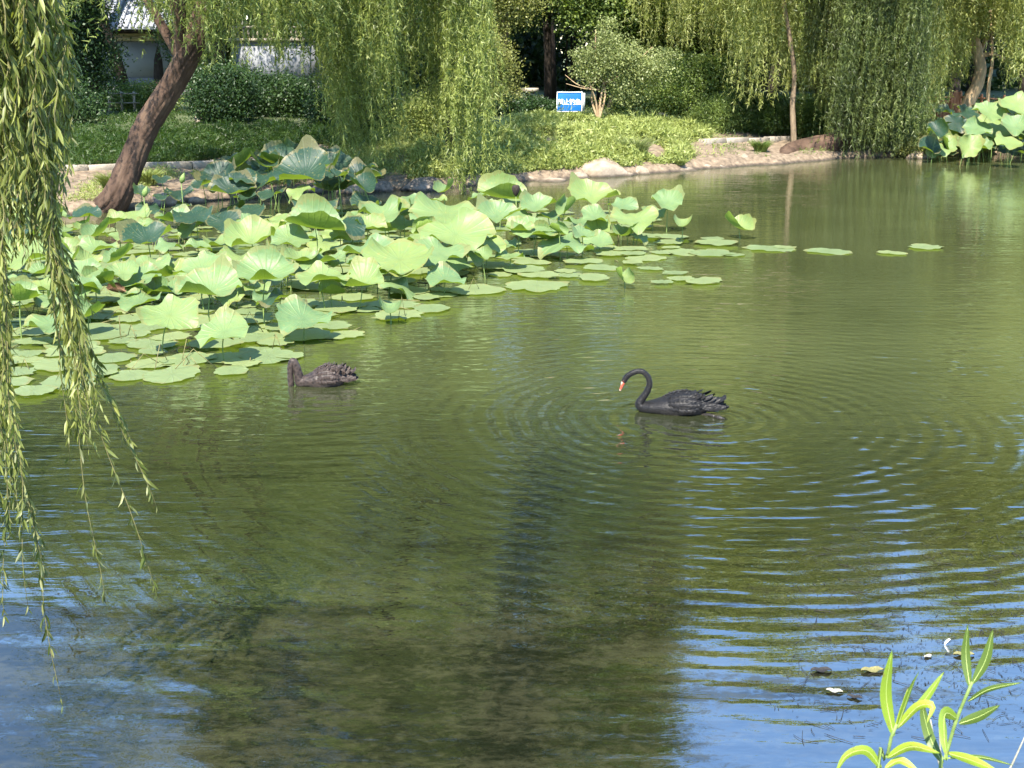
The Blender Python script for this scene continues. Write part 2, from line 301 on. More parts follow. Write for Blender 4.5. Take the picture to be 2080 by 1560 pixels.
# ------------------------------------------------------------------ ground and water
wl = [at(*p) for p in ((-200, 465), (60, 445), (225, 432), (420, 408), (670, 392), (850, 386), (1000, 374), (1160, 364), (1280, 355), (1440, 344), (1540, 336), (1700, 324), (1860, 318), (2080, 313), (2300, 308))]
WX = np.array([-60, -30, -18] + [p[0] for p in wl] + [40, 70]); WY = np.array([-5, 10, 25] + [p[1] for p in wl] + [50, 52])
def yw(x): return np.interp(x, WX, WY) + .25 * np.sin(x * 1.3) * .6 + .1 * np.sin(x * 3.7)
def height(x, y):
    x = np.asarray(x, float); y = np.asarray(y, float); d = y - yw(x)
    low = np.interp(x, [-11, -5, -2, 4, 7, 9, 30], [0, 0, 1, 1, .4, 0, 0])   # 1 = the grassy mound in the middle
    a = np.interp(d, [-3, -.3, 0, .35, 2, 5, 5.4, 9, 14, 60], [-1.1, -.25, 0, .22, .33, .45, .55, .85, 1.15, 1.2])
    b = np.interp(d, [-3, -.3, 0, .35, 2, 4, 6, 8, 14, 60], [-1.1, -.25, 0, .25, .5, .8, 1.02, 1.15, 1.2, 1.2])
    z = a * (1 - low) + b * low
    P = np.stack([x, y, 0 * x], -1); z = z + np.where(d > .2, .05 * noise(P, .8) + .02 * noise(P, 3), 0) * np.clip(d, 0, 1)
    nb = np.interp(y - .15 * np.abs(x), [-3, 1.2, 2.2, 3.6, 4.6], [1.95, 1.8, .9, .05, -1.1])
    nl = np.interp(x, [-30, -8, -6.4, -5.6, -5.0], [1.3, 1.2, .8, .1, -1.1]) - np.interp(y, [9, 13], [0, 2.6])
    return np.maximum(np.maximum(z, nb), nl)
gx = np.r_[-700, -300, -150, -80, -50, np.arange(-30, -16, 1.5), np.arange(-16, 26, .3), np.arange(26, 42, 1.5), 50, 80, 150, 300, 700]
gy = np.r_[-700, -300, -100, -40, -15, np.arange(-6, 14, .5), np.arange(14, 26, 2), np.arange(26, 62, .3), np.arange(62, 90, 3), 120, 200, 400, 800]
X, Y = np.meshgrid(gx, gy); Z = height(X, Y)
nx, ny = len(gx), len(gy); i = np.arange(ny - 1)[:, None] * nx; j = np.arange(nx - 1)[None, :]
gq = np.stack([i + j, i + j + 1, i + nx + j + 1, i + nx + j], -1).reshape(-1, 4)
tag(obj('ground', mesh('ground', np.stack([X, Y, Z], -1), gq, True), groundmat()), kind='structure')
mb = MB(); mb.add([(-90, -20, 0), (90, -20, 0), (90, 70, 0), (-90, 70, 0)], [(0, 1, 2, 3)])
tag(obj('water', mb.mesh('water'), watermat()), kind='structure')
def gz(x, y): return float(height(np.array([x]), np.array([y]))[0])
def ongr(px, py):                              # the ground point seen at a photo pixel
    d = ray(px, py); o = np.array([0, 0, CH]); ts = np.linspace(5, 90, 3400); P = o + d * ts[:, None]
    hz = np.maximum(height(P[:, 0], P[:, 1]), 0); k = np.argmax((P[:, 2] < hz) & (P[:, 1] > 20)); return P[k]
def gnd(px, D):                                # ground point in the column of a photo pixel, at distance D
    p = atd(px, 300, D); return np.array([p[0], D, gz(p[0], D)])

# kerb: stone edging blocks along the left path
def kerb(pts, n, label):
    P = spline([ongr(*p) for p in pts], n + 1); t = thing('path_kerb', label, 'kerb', tuple(P[0]))
    for k in range(n):
        a, b = P[k], P[k + 1]; L_ = np.linalg.norm(b - a); h = random.uniform(.09, .14); dep = random.uniform(.28, .36)
        m = MB(); m.box(.015, L_ - .015, -dep / 2, dep / 2, -.15, h)
        o = obj('stone', m.mesh('kerb_stone'), m_kerb, t, loc=tuple(a - P[0]), rot=(random.uniform(-.03, .03), -math.atan2(b[2] - a[2], L_), math.atan2(b[1] - a[1], b[0] - a[0])))
        bv = o.modifiers.new('b', 'BEVEL'); bv.width = .015; bv.segments = 1
kerb([(120, 345), (250, 340), (400, 336), (570, 328)], 9, 'worn grey stone kerb edging the path behind the leaning trunk')
kerb([(1425, 291), (1500, 287), (1600, 284)], 4, 'pale stone kerb on top of the bare earth bank before the shrubs')

# ------------------------------------------------------------------ rocks
def rock_mesh(seed, flat=.6, rough=.22):
    import bmesh as bmod
    bm = bmod.new(); bmod.ops.create_icosphere(bm, subdivisions=4, radius=1); me = bpy.data.meshes.new('rock'); bm.to_mesh(me); bm.free()
    v = np.empty(len(me.vertices) * 3, np.float32); me.vertices.foreach_get('co', v); v = v.reshape(-1, 3)
    o = np.array([seed * 3.1, seed * 1.7, seed * .9]); d = 1 + rough * noise(v + o, 1.2, 3) + .05 * noise(v + o, 5, 3)
    v = v * d[:, None]; r2 = np.random.default_rng(seed)
    for k in range(13):                        # cleave with flat faces
        nn = nrm(r2.normal(size=3)); nn[2] = abs(nn[2]) * .8; nn = nrm(nn); c = r2.uniform(.60, .84); s = v @ nn; ex = np.clip(s - c, 0, None); v = v - ex[:, None] * nn * .88
    v[:, 2] = np.where(v[:, 2] < 0, v[:, 2] * .35, v[:, 2] * flat); v += nrm(v) * (.012 * noise(v, 14, 2))[:, None]
    me.vertices.foreach_set('co', v.astype(np.float32).ravel()); me.polygons.foreach_set('use_smooth', np.ones(len(me.polygons), bool)); me.update(); return me
rocks = [(1222, 358, 118, .75, 0, 'large rounded pale boulder, biggest on the grassy shore'), (1172, 361, 56, .65, 0, 'low pale rock leaning on the left of the biggest boulder'),
 (1302, 353, 48, .8, 0, 'lumpy pale rock with a dark crack right of the biggest boulder'), (1276, 356, 28, .6, 0, 'small pale stone between the biggest boulder and the lumpy rock'),
 (1338, 348, 44, .7, 0, 'knobbly tan rock below the overhanging grass tuft'), (1380, 346, 74, .32, 0, 'long flat pale slab lying at the right end of the grass'),
 (1425, 341, 50, .45, 0, 'angular pale rock against the earth slope'), (1062, 366, 92, .42, 0, 'long smooth pale rock below the bright herbs'),
 (1118, 368, 84, .2, 0, 'thin flat rock between the long smooth rock and the biggest boulder'), (1012, 377, 26, .8, 0, 'small round pale stone standing in the water'),
 (985, 369, 52, .7, 1, 'dark blocky rock beside the small round stone'), (862, 386, 110, .6, 1, 'dark pitted rock under the drooping willow'),
 (775, 388, 60, .8, 1, 'blue grey rock behind the lotus under the willow'), (712, 392, 96, .55, 0, 'brown rock half hidden behind the dark lotus'),
 (338, 417, 92, .8, 0, 'pitted tan rock right of the leaning trunk base'), (150, 410, 70, .7, 0, 'tan rock left of the leaning trunk base'), (395, 412, 46, .6, 0, 'small tan rock half covered by lotus leaves'),
 (1508, 334, 84, .55, 0, 'cracked pale rock with a dark cleft on the earth shore'), (1452, 340, 70, .25, 0, 'low pale slab at the foot of the earth slope'),
 (1560, 331, 46, .35, 0, 'small flat rock beside the fallen willow base'), (1345, 247, 52, .7, 0, 'rough rock lying up the slope behind the grey shrub'),
 (1868, 322, 60, .7, 0, 'pale rock under the right willow curtain beside the lotus'), (1905, 318, 50, .6, 1, 'dark rock at the edge of the right lotus bed'),
 (640, 392, 50, .6, 1, 'dark rock behind the tall dark lotus leaves'), (85, 418, 60, .7, 1, 'dark rock behind the hanging willow branches')]
def wet(m, z0=.015, z1=.075):
    n = m.node_tree; L = n.links.new; b = [x for x in n.nodes if x.type == 'BSDF_PRINCIPLED'][0]; src = b.inputs['Base Color'].links[0].from_socket
    g = N(n, 'ShaderNodeNewGeometry'); sx = N(n, 'ShaderNodeSeparateXYZ'); L(g.outputs['Position'], sx.inputs[0]); no = N(n, 'ShaderNodeTexNoise'); no.inputs['Scale'].default_value = 6; L(g.outputs['Position'], no.inputs['Vector'])
    mr = N(n, 'ShaderNodeMapRange'); L(M_(n, 'SUBTRACT', sx.outputs[2], M_(n, 'MULTIPLY', no.outputs[0], .05)), mr.inputs[0]); mr.inputs[1].default_value = z0 - .02; mr.inputs[2].default_value = z1 - .02; mr.inputs[3].default_value = .28; mr.inputs[4].default_value = 1
    mx = N(n, 'ShaderNodeMix'); mx.data_type = 'RGBA'; mx.blend_type = 'MULTIPLY'; mx.inputs[0].default_value = 1; L(src, mx.inputs[6]); c = N(n, 'ShaderNodeCombineColor')
    for q in range(3): L(mr.outputs[0], c.inputs[q])
    L(c.outputs[0], mx.inputs[7]); L(mx.outputs[2], b.inputs['Base Color'])
wet(m_rock); wet(m_rockd); wet(bpy.data.materials['bank_soil'])
for k, (px, py, wd, fl, dk, lb) in enumerate(rocks):
    p = at(px, py, .02) if py > 300 else ongr(px, py); s = F / p[1]; r = wd / s / 2
    p[1] += r * .5
    o = obj('rock', rock_mesh(k + 3, fl), m_rockd if dk else m_rock, loc=(p[0], p[1], p[2] if py < 300 else .0), rot=(0, 0, random.uniform(-.4, .4)), scale=(r, r * random.uniform(.6, .8), r * 1.05)); tag(o, lb, 'rock', 'rocks along the far shore')

# ------------------------------------------------------------------ foliage generators
def strand_leaves(S, Lh, out, sway, per_m, leafL, leafW, spread=.7):
    """S start points, Lh lengths, out outward drift vectors. Leaves hang along each strand."""
    cnt = np.maximum(3, (Lh * per_m).astype(int)); idx = np.repeat(np.arange(len(S)), cnt); t = rng.uniform(0, 1, len(idx)) ** .85
    L_ = Lh[idx][:, None]; t1 = t[:, None]
    P = S[idx] + out[idx] * (1 - np.exp(-3 * t1)) + np.array([0, 0, -1.0]) * L_ * t1 + sway[idx] * L_ * t1 ** 2
    w_ = rng.uniform(0, 6.28, len(S))[idx][:, None]; P = P + np.concatenate([np.sin(t1 * 5 + w_), np.cos(t1 * 4 + w_), 0 * t1], 1) * .034 * L_
    T = out[idx] * 3 * np.exp(-3 * t1) + np.array([0, 0, -1.0]) * L_ + 2 * sway[idx] * L_ * t1
    D = nrm(nrm(T) + rng.normal(size=P.shape) * spread)
    return P, D, leafL * rng.uniform(.6, 1.25, len(P)), leafW * rng.uniform(.7, 1.2, len(P))
def dome(c, Rr, H, z0, n, lmin, lmax, zmin, clump=40):
    """strands of a weeping crown: starts through the dome, in tassels"""
    cc = rng.normal(size=(clump * 3, 3)); cc = nrm(cc); cc[:, 2] = np.abs(cc[:, 2]); rad = rng.uniform(.45, 1, (len(cc), 1)) ** .6
    cc = cc * rad * np.array([Rr, Rr, H - z0]) + np.array([c[0], c[1], z0])
    k = rng.integers(0, len(cc), n); S = cc[k] + rng.normal(size=(n, 3)) * np.array([.32, .32, .4])
    o = S - np.array([c[0], c[1], 0]); o[:, 2] = 0; o = nrm(o) * rng.uniform(.2, .8, (n, 1)); o[:, 2] = .15
    Lh = rng.uniform(lmin, lmax, n); Lh = np.minimum(Lh, S[:, 2] - zmin); Lh = np.maximum(Lh, .4)
    return S, Lh, o, rng.normal(size=(n, 3)) * np.array([.05, .05, 0])
def curtain(px0, px1, D0, D1, yb0, yb1, n, ztop=(5.2, 7.5), tassels=14, drift=0.0, jit=.13):
    """strands whose tips hang at photo heights yb0..yb1 between the columns px0..px1, at distances D0..D1"""
    tx = rng.uniform(px0, px1, tassels); td = rng.uniform(D0, D1, tassels); tb = yb0 + (yb1 - yb0) * rng.uniform(0, 1, tassels) ** .8
    k = rng.integers(0, tassels, n); S = []; Lh = []; sw = []
    for q in k:
        e = atd(tx[q], tb[q], td[q]); e = e + rng.normal(size=3) * np.array([jit, jit, .12]); e[2] += rng.exponential(.45); zt = rng.uniform(*ztop)
        e[2] = min(e[2], zt - .6); L_ = zt - e[2]; S.append((e[0] - drift * L_, e[1], zt)); Lh.append(L_); sw.append((drift, 0, 0))
    return np.array(S), np.array(Lh), rng.normal(size=(n, 3)) * np.array([.15, .15, 0]), np.array(sw) + rng.normal(size=(n, 3)) * np.array([.02, .02, 0])
def limbs(mb, start, ends, r0, k=8):
    for e in ends:
        s = np.asarray(start, float); e = np.asarray(e, float); m1 = s + (e - s) * .4 + np.array([0, 0, .12 * np.linalg.norm(e - s)]); m1[:2] += rng.normal(size=2) * .25
        P = spline([s, m1, e], 14); mb.tube(P, np.linspace(r0, .03, 14), k)
def bark_rough(seed, amp=.08):
    def f(i, n, th): return 1 + amp * np.sin(9 * th + 3 * np.sin(i * .11 + seed) + 1.5 * np.sin(i * .05)) * .5 + amp * .7 * np.sin(17 * th + 4 * np.sin(i * .17 + seed)) + .05 * np.sin(3 * th + i * .07 + seed)
    return f
def willow(name, label, trunk, rad, trunk_mat, crown_parts, mat, leafL=.13, leafW=.020, per_m=26, limb_ends=(), limb_at=-1, limb_r=.16, group=None, k=28, n=110):
    t = thing(name, label, 'willow tree', tuple(trunk[0]), group=group); o0 = np.asarray(trunk[0], float)
    P = spline(trunk, n); m = MB(); rr = np.interp(np.linspace(0, 1, n), np.linspace(0, 1, len(rad)), rad); m.tube(P - o0, rr, k, bark_rough(len(label)))
    if len(limb_ends): limbs(m, P[limb_at] - o0, [np.asarray(e) - o0 for e in limb_ends], limb_r)
    obj('trunk', m.mesh('trunk', True), trunk_mat, t)
    A = [np.concatenate(q) for q in zip(*[c for c in crown_parts])]
    Pp, D, L_, W_ = strand_leaves(A[0], A[1], A[2], A[3], per_m, leafL, leafW)
    o = obj('crown', leaf_mesh('crown', Pp - o0, D, L_, W_), mat, t)
    return t
def clumps(c, r, nC, m, rc, shell=.55, up=.0):
    q = nrm(rng.normal(size=(nC, 3))); q *= rng.uniform(shell, 1, (nC, 1)); q = q * np.array(r) + np.array(c)
    P = np.repeat(q, m, 0) + rng.normal(size=(nC * m, 3)) * rc * np.array([1, 1, .7]); return P
def bush(name, label, cat, base, crowns, mat, leafL=.09, leafW=.05, stems=(), stem_mat=None, group=None, tr=.05, quad=True, shells=.5):
    """crowns: (dx, dz, dy, rx, rz, ry, nClumps, leaves per clump, clump radius)"""
    t = thing(name, label, cat, tuple(base), group=group); V = []
    for (dx, dz, dy, rx, rz, ry, nC, m, rc) in crowns: V.append(clumps((dx, dy, dz), (rx, ry, rz), nC, m, rc, shells))
    P = np.concatenate(V); keep = P[:, 2] > -.02; P = P[keep]; D = nrm(rng.normal(size=P.shape) + np.array([0, 0, -.1]))
    obj('foliage' if cat != 'tree' else 'crown', leaf_mesh('leaves', P, D, leafL * rng.uniform(.6, 1.3, len(P)), leafW * rng.uniform(.6, 1.3, len(P)), quad), mat, t)
    if len(stems):
        m = MB()
        for s in stems:
            a = np.array(s[0], float); b = np.array(s[1], float); mid = (a + b) / 2 + rng.normal(size=3) * .06 * np.linalg.norm(b - a); m.tube(spline([a, mid, b], 12), np.linspace(s[2], s[3], 12), 8)
        obj('trunk' if cat == 'tree' else 'stem', m.mesh('stems', True), stem_mat or m_barkd, t)
    return t

# ------------------------------------------------------------------ willows
D1 = at(225, 432)[1]
tp = [(at(212, 432, -.05)), atd(240, 395, D1 + .1), atd(268, 330, D1 + .2), atd(302, 250, D1 + .3), atd(345, 180, D1 + .3), atd(385, 105, D1 + .2), atd(410, 45, D1 + .1), atd(440, -60, D1), atd(455, -220, D1 - .5), atd(450, -380, D1 - .8)]
willow('willow_tree', 'willow with a thick bare trunk leaning right out of the left bank', tp, [.34, .28, .255, .245, .245, .24, .21, .18, .15, .1], m_bark,
       [curtain(290, 560, D1 - 2, D1 + 3, 10, 115, 260, (4.6, 6.5), 26), curtain(395, 500, D1 - 1, D1 + 1, 110, 165, 80, (4.4, 6), 7), curtain(110, 330, D1, D1 + 4, -60, 30, 200, (5, 7), 16), curtain(560, 680, D1, D1 + 3, 60, 150, 150, (5, 6.5), 8),
        dome((tp[6][0] - .5, tp[6][1]), 3.6, 13, 4.2, 1200, 1.5, 3.2, 4.6, 45)],
       m_willow, limb_ends=[(tp[6][0] - 3, tp[6][1] + 1, 8), (tp[6][0] + 2.5, tp[6][1] + .5, 7.5), (tp[6][0] + .5, tp[6][1] - 2, 8.5), (tp[6][0], tp[6][1] + 3, 8)], limb_at=72, limb_r=.12, k=48, n=170, per_m=26, leafL=.14, leafW=.026)
# the pale dead stub on its left side
cz = 31.5
t2 = [gnd(928, 36.0) - np.array([0, 0, .1]), atd(925, 250, 35.9), atd(932, 150, 35.8), atd(915, 50, 35.6), atd(880, -80, 35), atd(850, -220, 34.5)]
willow('willow_tree', 'broad willow trailing its curtains into the lotus in mid shore', t2, [.3, .22, .2, .19, .17, .12], m_barkd,
       [curtain(675, 840, 31, 34, 130, 350, 250, (4.8, 7), 34, .035, .10), curtain(740, 825, 29.5, 30.5, 110, 170, 70, (4.6, 6.5), 6, 0, .08), curtain(700, 790, 31.5, 33, 330, 385, 60, (4.8, 6.5), 6, .07, .09), curtain(885, 985, 32, 35, 190, 390, 150, (4.8, 7), 18, -.01, .10),
        curtain(850, 960, 33.5, 36.5, 60, 230, 110, (5, 7), 18), curtain(500, 700, 31, 35, 10, 100, 150, (5, 7), 16), curtain(930, 1000, 31.8, 32.5, 330, 398, 60, (4.8, 6), 5, .03, .09),
        dome((-3.4, 35.2), 3.3, 19, 5, 1500, 2, 4.5, 4.7, 60), dome((-7.5, 37), 2.6, 13, 5, 500, 2, 4, 4.8, 30)],
       m_willow, limb_ends=[(-7, 32, 10), (-4, 31, 12), (0, 33, 11), (-2, 36, 12), tuple(atd(700, 95, 33.5)), tuple(atd(845, 60, 34))], per_m=25, leafL=.15, leafW=.028)
# slender willow on the right shore
t3 = [gnd(1612, 44.3), atd(1612, 270, 44.3), atd(1610, 215, 44.4), atd(1614, 160, 44.5), atd(1606, 90, 44.5), atd(1590, -10, 44.5), atd(1580, -150, 45)]
willow('willow_tree', 'slender willow with a thin pale stem above the earth bank', t3, [.10, .085, .08, .075, .07, .06, .04], m_barkm,
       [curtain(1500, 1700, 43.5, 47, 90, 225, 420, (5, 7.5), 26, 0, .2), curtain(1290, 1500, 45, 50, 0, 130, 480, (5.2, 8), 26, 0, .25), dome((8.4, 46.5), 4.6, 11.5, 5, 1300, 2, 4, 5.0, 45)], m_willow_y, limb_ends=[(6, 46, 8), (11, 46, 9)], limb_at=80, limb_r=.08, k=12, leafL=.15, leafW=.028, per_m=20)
# big dark willow, its trunk lying on the bank before it rises
t4 = [at(1580, 331, .0), atd(1612, 312, 43.4), atd(1660, 303, 43.6), atd(1705, 287, 43.9), atd(1738, 245, 44.2), atd(1742, 190, 44.4), atd(1752, 110, 44.5), atd(1765, 0, 44.6), atd(1775, -150, 44.8)]
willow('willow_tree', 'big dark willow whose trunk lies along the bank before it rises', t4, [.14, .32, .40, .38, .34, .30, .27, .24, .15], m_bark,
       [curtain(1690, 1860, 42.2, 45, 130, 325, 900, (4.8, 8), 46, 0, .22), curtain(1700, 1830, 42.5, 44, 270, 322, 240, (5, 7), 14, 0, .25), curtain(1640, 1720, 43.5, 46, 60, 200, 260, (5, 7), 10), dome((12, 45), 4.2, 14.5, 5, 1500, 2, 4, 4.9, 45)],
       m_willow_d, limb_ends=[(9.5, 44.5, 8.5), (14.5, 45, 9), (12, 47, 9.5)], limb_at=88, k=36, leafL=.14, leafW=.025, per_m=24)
t5 = [gnd(1950, 48), atd(1962, 222, 48), atd(1985, 170, 48), atd(1990, 130, 48), atd(1975, 60, 48), atd(1965, -100, 48)]
willow('willow_tree', 'pale barked willow leaning behind the right lotus bed', t5, [.26, .22, .20, .18, .15, .1], m_barkp,
       [curtain(1862, 1905, 45.5, 48, 150, 228, 200, (5, 8), 9, 0, .16), curtain(1900, 1960, 45.5, 48, 80, 175, 220, (5, 8), 11, 0, .18), curtain(1960, 2150, 46, 49, -20, 100, 400, (5, 7.5), 26, 0, .25), curtain(2045, 2160, 45, 47, 120, 195, 220, (5, 7), 12, 0, .2), dome((17.5, 48.5), 4.6, 12.5, 5, 1200, 2, 4, 5.1, 45)],
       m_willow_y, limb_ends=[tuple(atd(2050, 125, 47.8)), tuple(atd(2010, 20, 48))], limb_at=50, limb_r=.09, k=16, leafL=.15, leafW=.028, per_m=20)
tt = thing('young_tree', 'thin pale stem forked beside the leaning pale willow', 'tree', tuple(gnd(2003, 47.3))); o0 = gnd(2003, 47.3); m = MB()
m.tube(spline([(0, 0, 0), atd(2008, 180, 47.3) - o0, atd(2016, 120, 47.3) - o0, atd(2012, 20, 47.3) - o0], 20), np.linspace(.08, .04, 20), 8); obj('trunk', m.mesh('trunk', True), m_barkp, tt)
P = clumps((atd(2010, -20, 47.3) - o0), (1.6, 1.6, 1.8), 60, 90, .3); obj('crown', leaf_mesh('crown', P, nrm(rng.normal(size=P.shape)), .12, .07, True), m_olive, tt)

# ------------------------------------------------------------------ trees and shrubs behind
def tree(label, px, D, trunk_r, crowns, mat, H=5, leafL=.11, leafW=.065, bark=None, group='trees behind the shore', lean=0):
    b = gnd(px, D); st = [((0, 0, -.1), (lean, 0, H), trunk_r, trunk_r * .5)]
    for k in range(5): a = rng.uniform(0, 6.28); st.append(((lean * .5, 0, H * .55), (math.cos(a) * 1.8, math.sin(a) * 1.8, H + rng.uniform(0, 2)), trunk_r * .4, .03))
    return bush('broadleaf_tree', label, 'tree', b, crowns, mat, leafL, leafW, st, bark or m_barkd, group)
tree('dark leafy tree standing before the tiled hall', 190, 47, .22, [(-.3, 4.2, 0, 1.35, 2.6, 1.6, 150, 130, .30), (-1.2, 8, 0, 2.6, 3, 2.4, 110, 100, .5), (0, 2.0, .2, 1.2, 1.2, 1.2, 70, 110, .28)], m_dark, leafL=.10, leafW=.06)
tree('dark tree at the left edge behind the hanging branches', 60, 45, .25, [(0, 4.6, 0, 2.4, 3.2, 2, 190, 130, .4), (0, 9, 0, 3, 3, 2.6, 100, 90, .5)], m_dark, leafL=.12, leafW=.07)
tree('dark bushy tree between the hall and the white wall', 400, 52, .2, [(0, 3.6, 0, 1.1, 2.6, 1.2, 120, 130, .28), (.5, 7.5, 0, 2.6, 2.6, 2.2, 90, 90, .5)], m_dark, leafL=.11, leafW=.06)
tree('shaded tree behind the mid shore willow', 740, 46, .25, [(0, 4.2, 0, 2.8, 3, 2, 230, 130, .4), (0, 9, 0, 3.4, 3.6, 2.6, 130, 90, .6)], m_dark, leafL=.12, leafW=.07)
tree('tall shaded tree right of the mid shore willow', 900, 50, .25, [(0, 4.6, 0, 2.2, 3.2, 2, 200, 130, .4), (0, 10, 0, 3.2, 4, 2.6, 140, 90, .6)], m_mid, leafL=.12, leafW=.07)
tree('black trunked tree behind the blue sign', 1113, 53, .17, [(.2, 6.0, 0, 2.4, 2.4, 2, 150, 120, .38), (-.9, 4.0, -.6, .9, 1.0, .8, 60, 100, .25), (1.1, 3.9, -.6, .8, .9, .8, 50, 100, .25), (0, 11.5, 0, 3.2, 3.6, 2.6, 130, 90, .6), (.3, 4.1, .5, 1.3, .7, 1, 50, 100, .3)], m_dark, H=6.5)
tree('sunlit tree with round leaves above the grey shrub', 1235, 50, .13, [(0, 4.4, 0, 1.9, 1.9, 1.5, 190, 90, .30), (1.6, 3.3, .6, 1.3, 1.3, 1, 90, 90, .26), (0, 8.6, .5, 2.6, 2.8, 2, 110, 80, .5), (-1.2, 4, .2, .9, 1.1, .8, 50, 80, .25)], m_mid, leafL=.13, leafW=.10)
tree('olive green tree with dense crown left of the sign', 1005, 49, .16, [(0, 4.3, 0, 1.7, 1.6, 1.3, 190, 130, .28), (-.2, 8.6, 0, 2.6, 2.8, 2.2, 110, 90, .5), (-.7, 2.7, -.5, 1.1, .8, .9, 90, 130, .24)], m_olive, leafL=.09, leafW=.055)
tree('bright leafy tree behind the slender willow', 1420, 52, .16, [(0, 3.8, 0, 3.0, 2.4, 1.8, 270, 110, .36), (0, 9, 0, 3.4, 3.6, 2.8, 120, 90, .6)], m_mid, leafL=.13, leafW=.09)
tree('leafy tree between the two right willows', 1660, 55, .16, [(0, 3.8, 0, 3, 2.8, 2, 180, 120, .4), (0, 8.5, 0, 3.2, 3, 2.8, 110, 90, .6)], m_mid, leafL=.13, leafW=.09)
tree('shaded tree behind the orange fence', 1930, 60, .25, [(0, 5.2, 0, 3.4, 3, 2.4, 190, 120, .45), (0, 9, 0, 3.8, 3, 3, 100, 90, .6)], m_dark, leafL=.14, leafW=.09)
tree('bright leafed tree at the right edge behind the lotus', 2070, 53, .2, [(0, 4.6, 0, 1.8, 1.7, 1.6, 150, 110, .35), (0, 8, 0, 3, 3, 2.6, 100, 90, .6)], m_olive, leafL=.13, leafW=.09)
tree('mid green tree at left behind the tiled hall', 150, 66, .25, [(0, 7, 0, 4, 3.5, 3, 140, 100, .6)], m_mid, leafL=.15, leafW=.1)
tree('tall tree rising behind the white wall', 560, 70, .25, [(0, 8, 0, 5, 5, 3, 220, 110, .6)], m_mid, leafL=.16, leafW=.1)

for k, (px, D, H, Rr, lb, mt) in enumerate([(330, 60, 22, 3.2, 'tall tree whose crown rises above the tiled hall', m_mid), (455, 57, 38, 3.2, 'very tall dark tree behind the dark bushy tree', m_dark), (600, 58, 40, 3.2, 'very tall dark tree left of the hanging curtains', m_dark), (760, 60, 40, 3.4, 'very tall shaded tree behind the hanging curtains', m_willow_d), (900, 60, 41, 2.6, 'very tall tree left behind the mid shore willow stem', m_mid), (1000, 58, 41, 2.6, 'very tall dark tree behind the olive one', m_dark), (1120, 60, 41, 2.8, 'very tall sunlit tree behind the black trunk', m_olive), (1225, 59, 39, 2.6, 'very tall tree behind the sunlit round leaved one', m_mid), (1310, 60, 36, 2.4, 'tall tree above the pale weeping boughs', m_olive),
      (1440, 60, 25, 3.0, 'tall yellowish tree left of the slender willow', m_willow_y), (1560, 62, 26, 3.0, 'tall tree behind the slender willow', m_mid), (1690, 60, 27, 3.2, 'tall tree behind the big dark willow', m_willow_y), (1830, 60, 26, 3.0, 'tall pale tree right behind the big dark willow', m_olive), (1960, 62, 26, 3.2, 'tall tree behind the fence and curtain', m_willow_y), (2100, 60, 24, 3.6, 'tall tree beyond the right edge', m_willow_y), (60, 60, 22, 4.2, 'tall tree beyond the left edge', m_mid), (-160, 56, 18, 4.5, 'tall tree farther beyond the left edge', m_mid)]):
    tree(lb, px, D, .28, [(rng.normal() * .4, H * .5, 0, Rr * .95, H * .28, Rr, 150, 80, .75), (rng.normal() * .8, H * .77, 0, Rr * .8, H * .2, Rr * .8, 110, 80, .7), (rng.normal() * Rr * .8, H * .66, 0, Rr * .5, H * .12, Rr * .5, 50, 80, .6)], mt, H=H * .6, leafL=.24, leafW=.16)
for px, H, lb in ((90, 36, 'thin crowned tall tree far left of the hall'), (270, 37, 'thin crowned tall tree rising behind the hall roof')):
    tree(lb, px, 58, .26, [(0, H * .52, 0, 3.2, H * .22, 3, 70, 60, .55), (0, H * .78, 0, 3.6, H * .17, 3, 75, 60, .5)], m_willow, H=H * .6, leafL=.2, leafW=.1)
def shrub(label, px, D, crowns, mat, cat='shrub', **k):
    b = gnd(px, D); b[2] -= .03; return bush('shrub', label, cat, b, crowns, mat, group='shrubs on the far bank', **k)
bb = gnd(1215, 44.5)
st = [((0, 0, 0), (-.35 + .2 * i_, .1 * (i_ - 2), 1.3 + .12 * i_), .045, .02) for i_ in range(5)] + [((-.1, 0, 1.0), tuple(atd(1148, 152, 44.4) - bb), .03, .008), ((.2, 0, 1.2), tuple(atd(1325, 95, 44.6) - bb), .03, .008), ((0, 0, 1), tuple(atd(1150, 170, 44.3) - bb), .025, .008), ((0, 0, 1.3), tuple(atd(1210, 60, 44.6) - bb), .03, .008)]
bush('shrub', 'grey green shrub with twisted pale stems right of the blue sign', 'shrub', bb, [(.45, 2.0, 0, .9, .5, .7, 60, 90, .26), (1.5, 1.75, 0, .9, .35, .6, 45, 90, .24), (-.2, 1.6, 0, .6, .45, .5, 34, 70, .16), (.3, 2.8, .2, .35, .6, .4, 30, 60, .15), (1.0, 1.1, 0, .6, .5, .5, 34, 60, .2), (-.5, 2.1, 0, .5, .2, .3, 12, 50, .12), (2.1, 2.1, 0, .5, .2, .3, 14, 50, .12)], m_grey, leafL=.09, leafW=.045, stems=st, stem_mat=m_barkp, group='shrubs on the far bank')
shrub('dark weeping mound shrub with trailing shoots above the earth bank', 1495, 46.5, [(0, .55, 0, 1.25, .85, .9, 160, 140, .2), (1.1, .45, 0, .9, .7, .7, 100, 120, .2)], m_grass_d, leafL=.12, leafW=.022)
shrub('yellow green shrub mound left of the dark weeping mound', 1450, 46, [(0, .4, 0, .8, .7, .6, 100, 120, .18)], m_mid, leafL=.11, leafW=.024)
shrub('green shrub under the slender willow', 1660, 47.5, [(0, .6, 0, 1.2, .8, .8, 130, 110, .22)], m_mid, leafL=.1, leafW=.05)
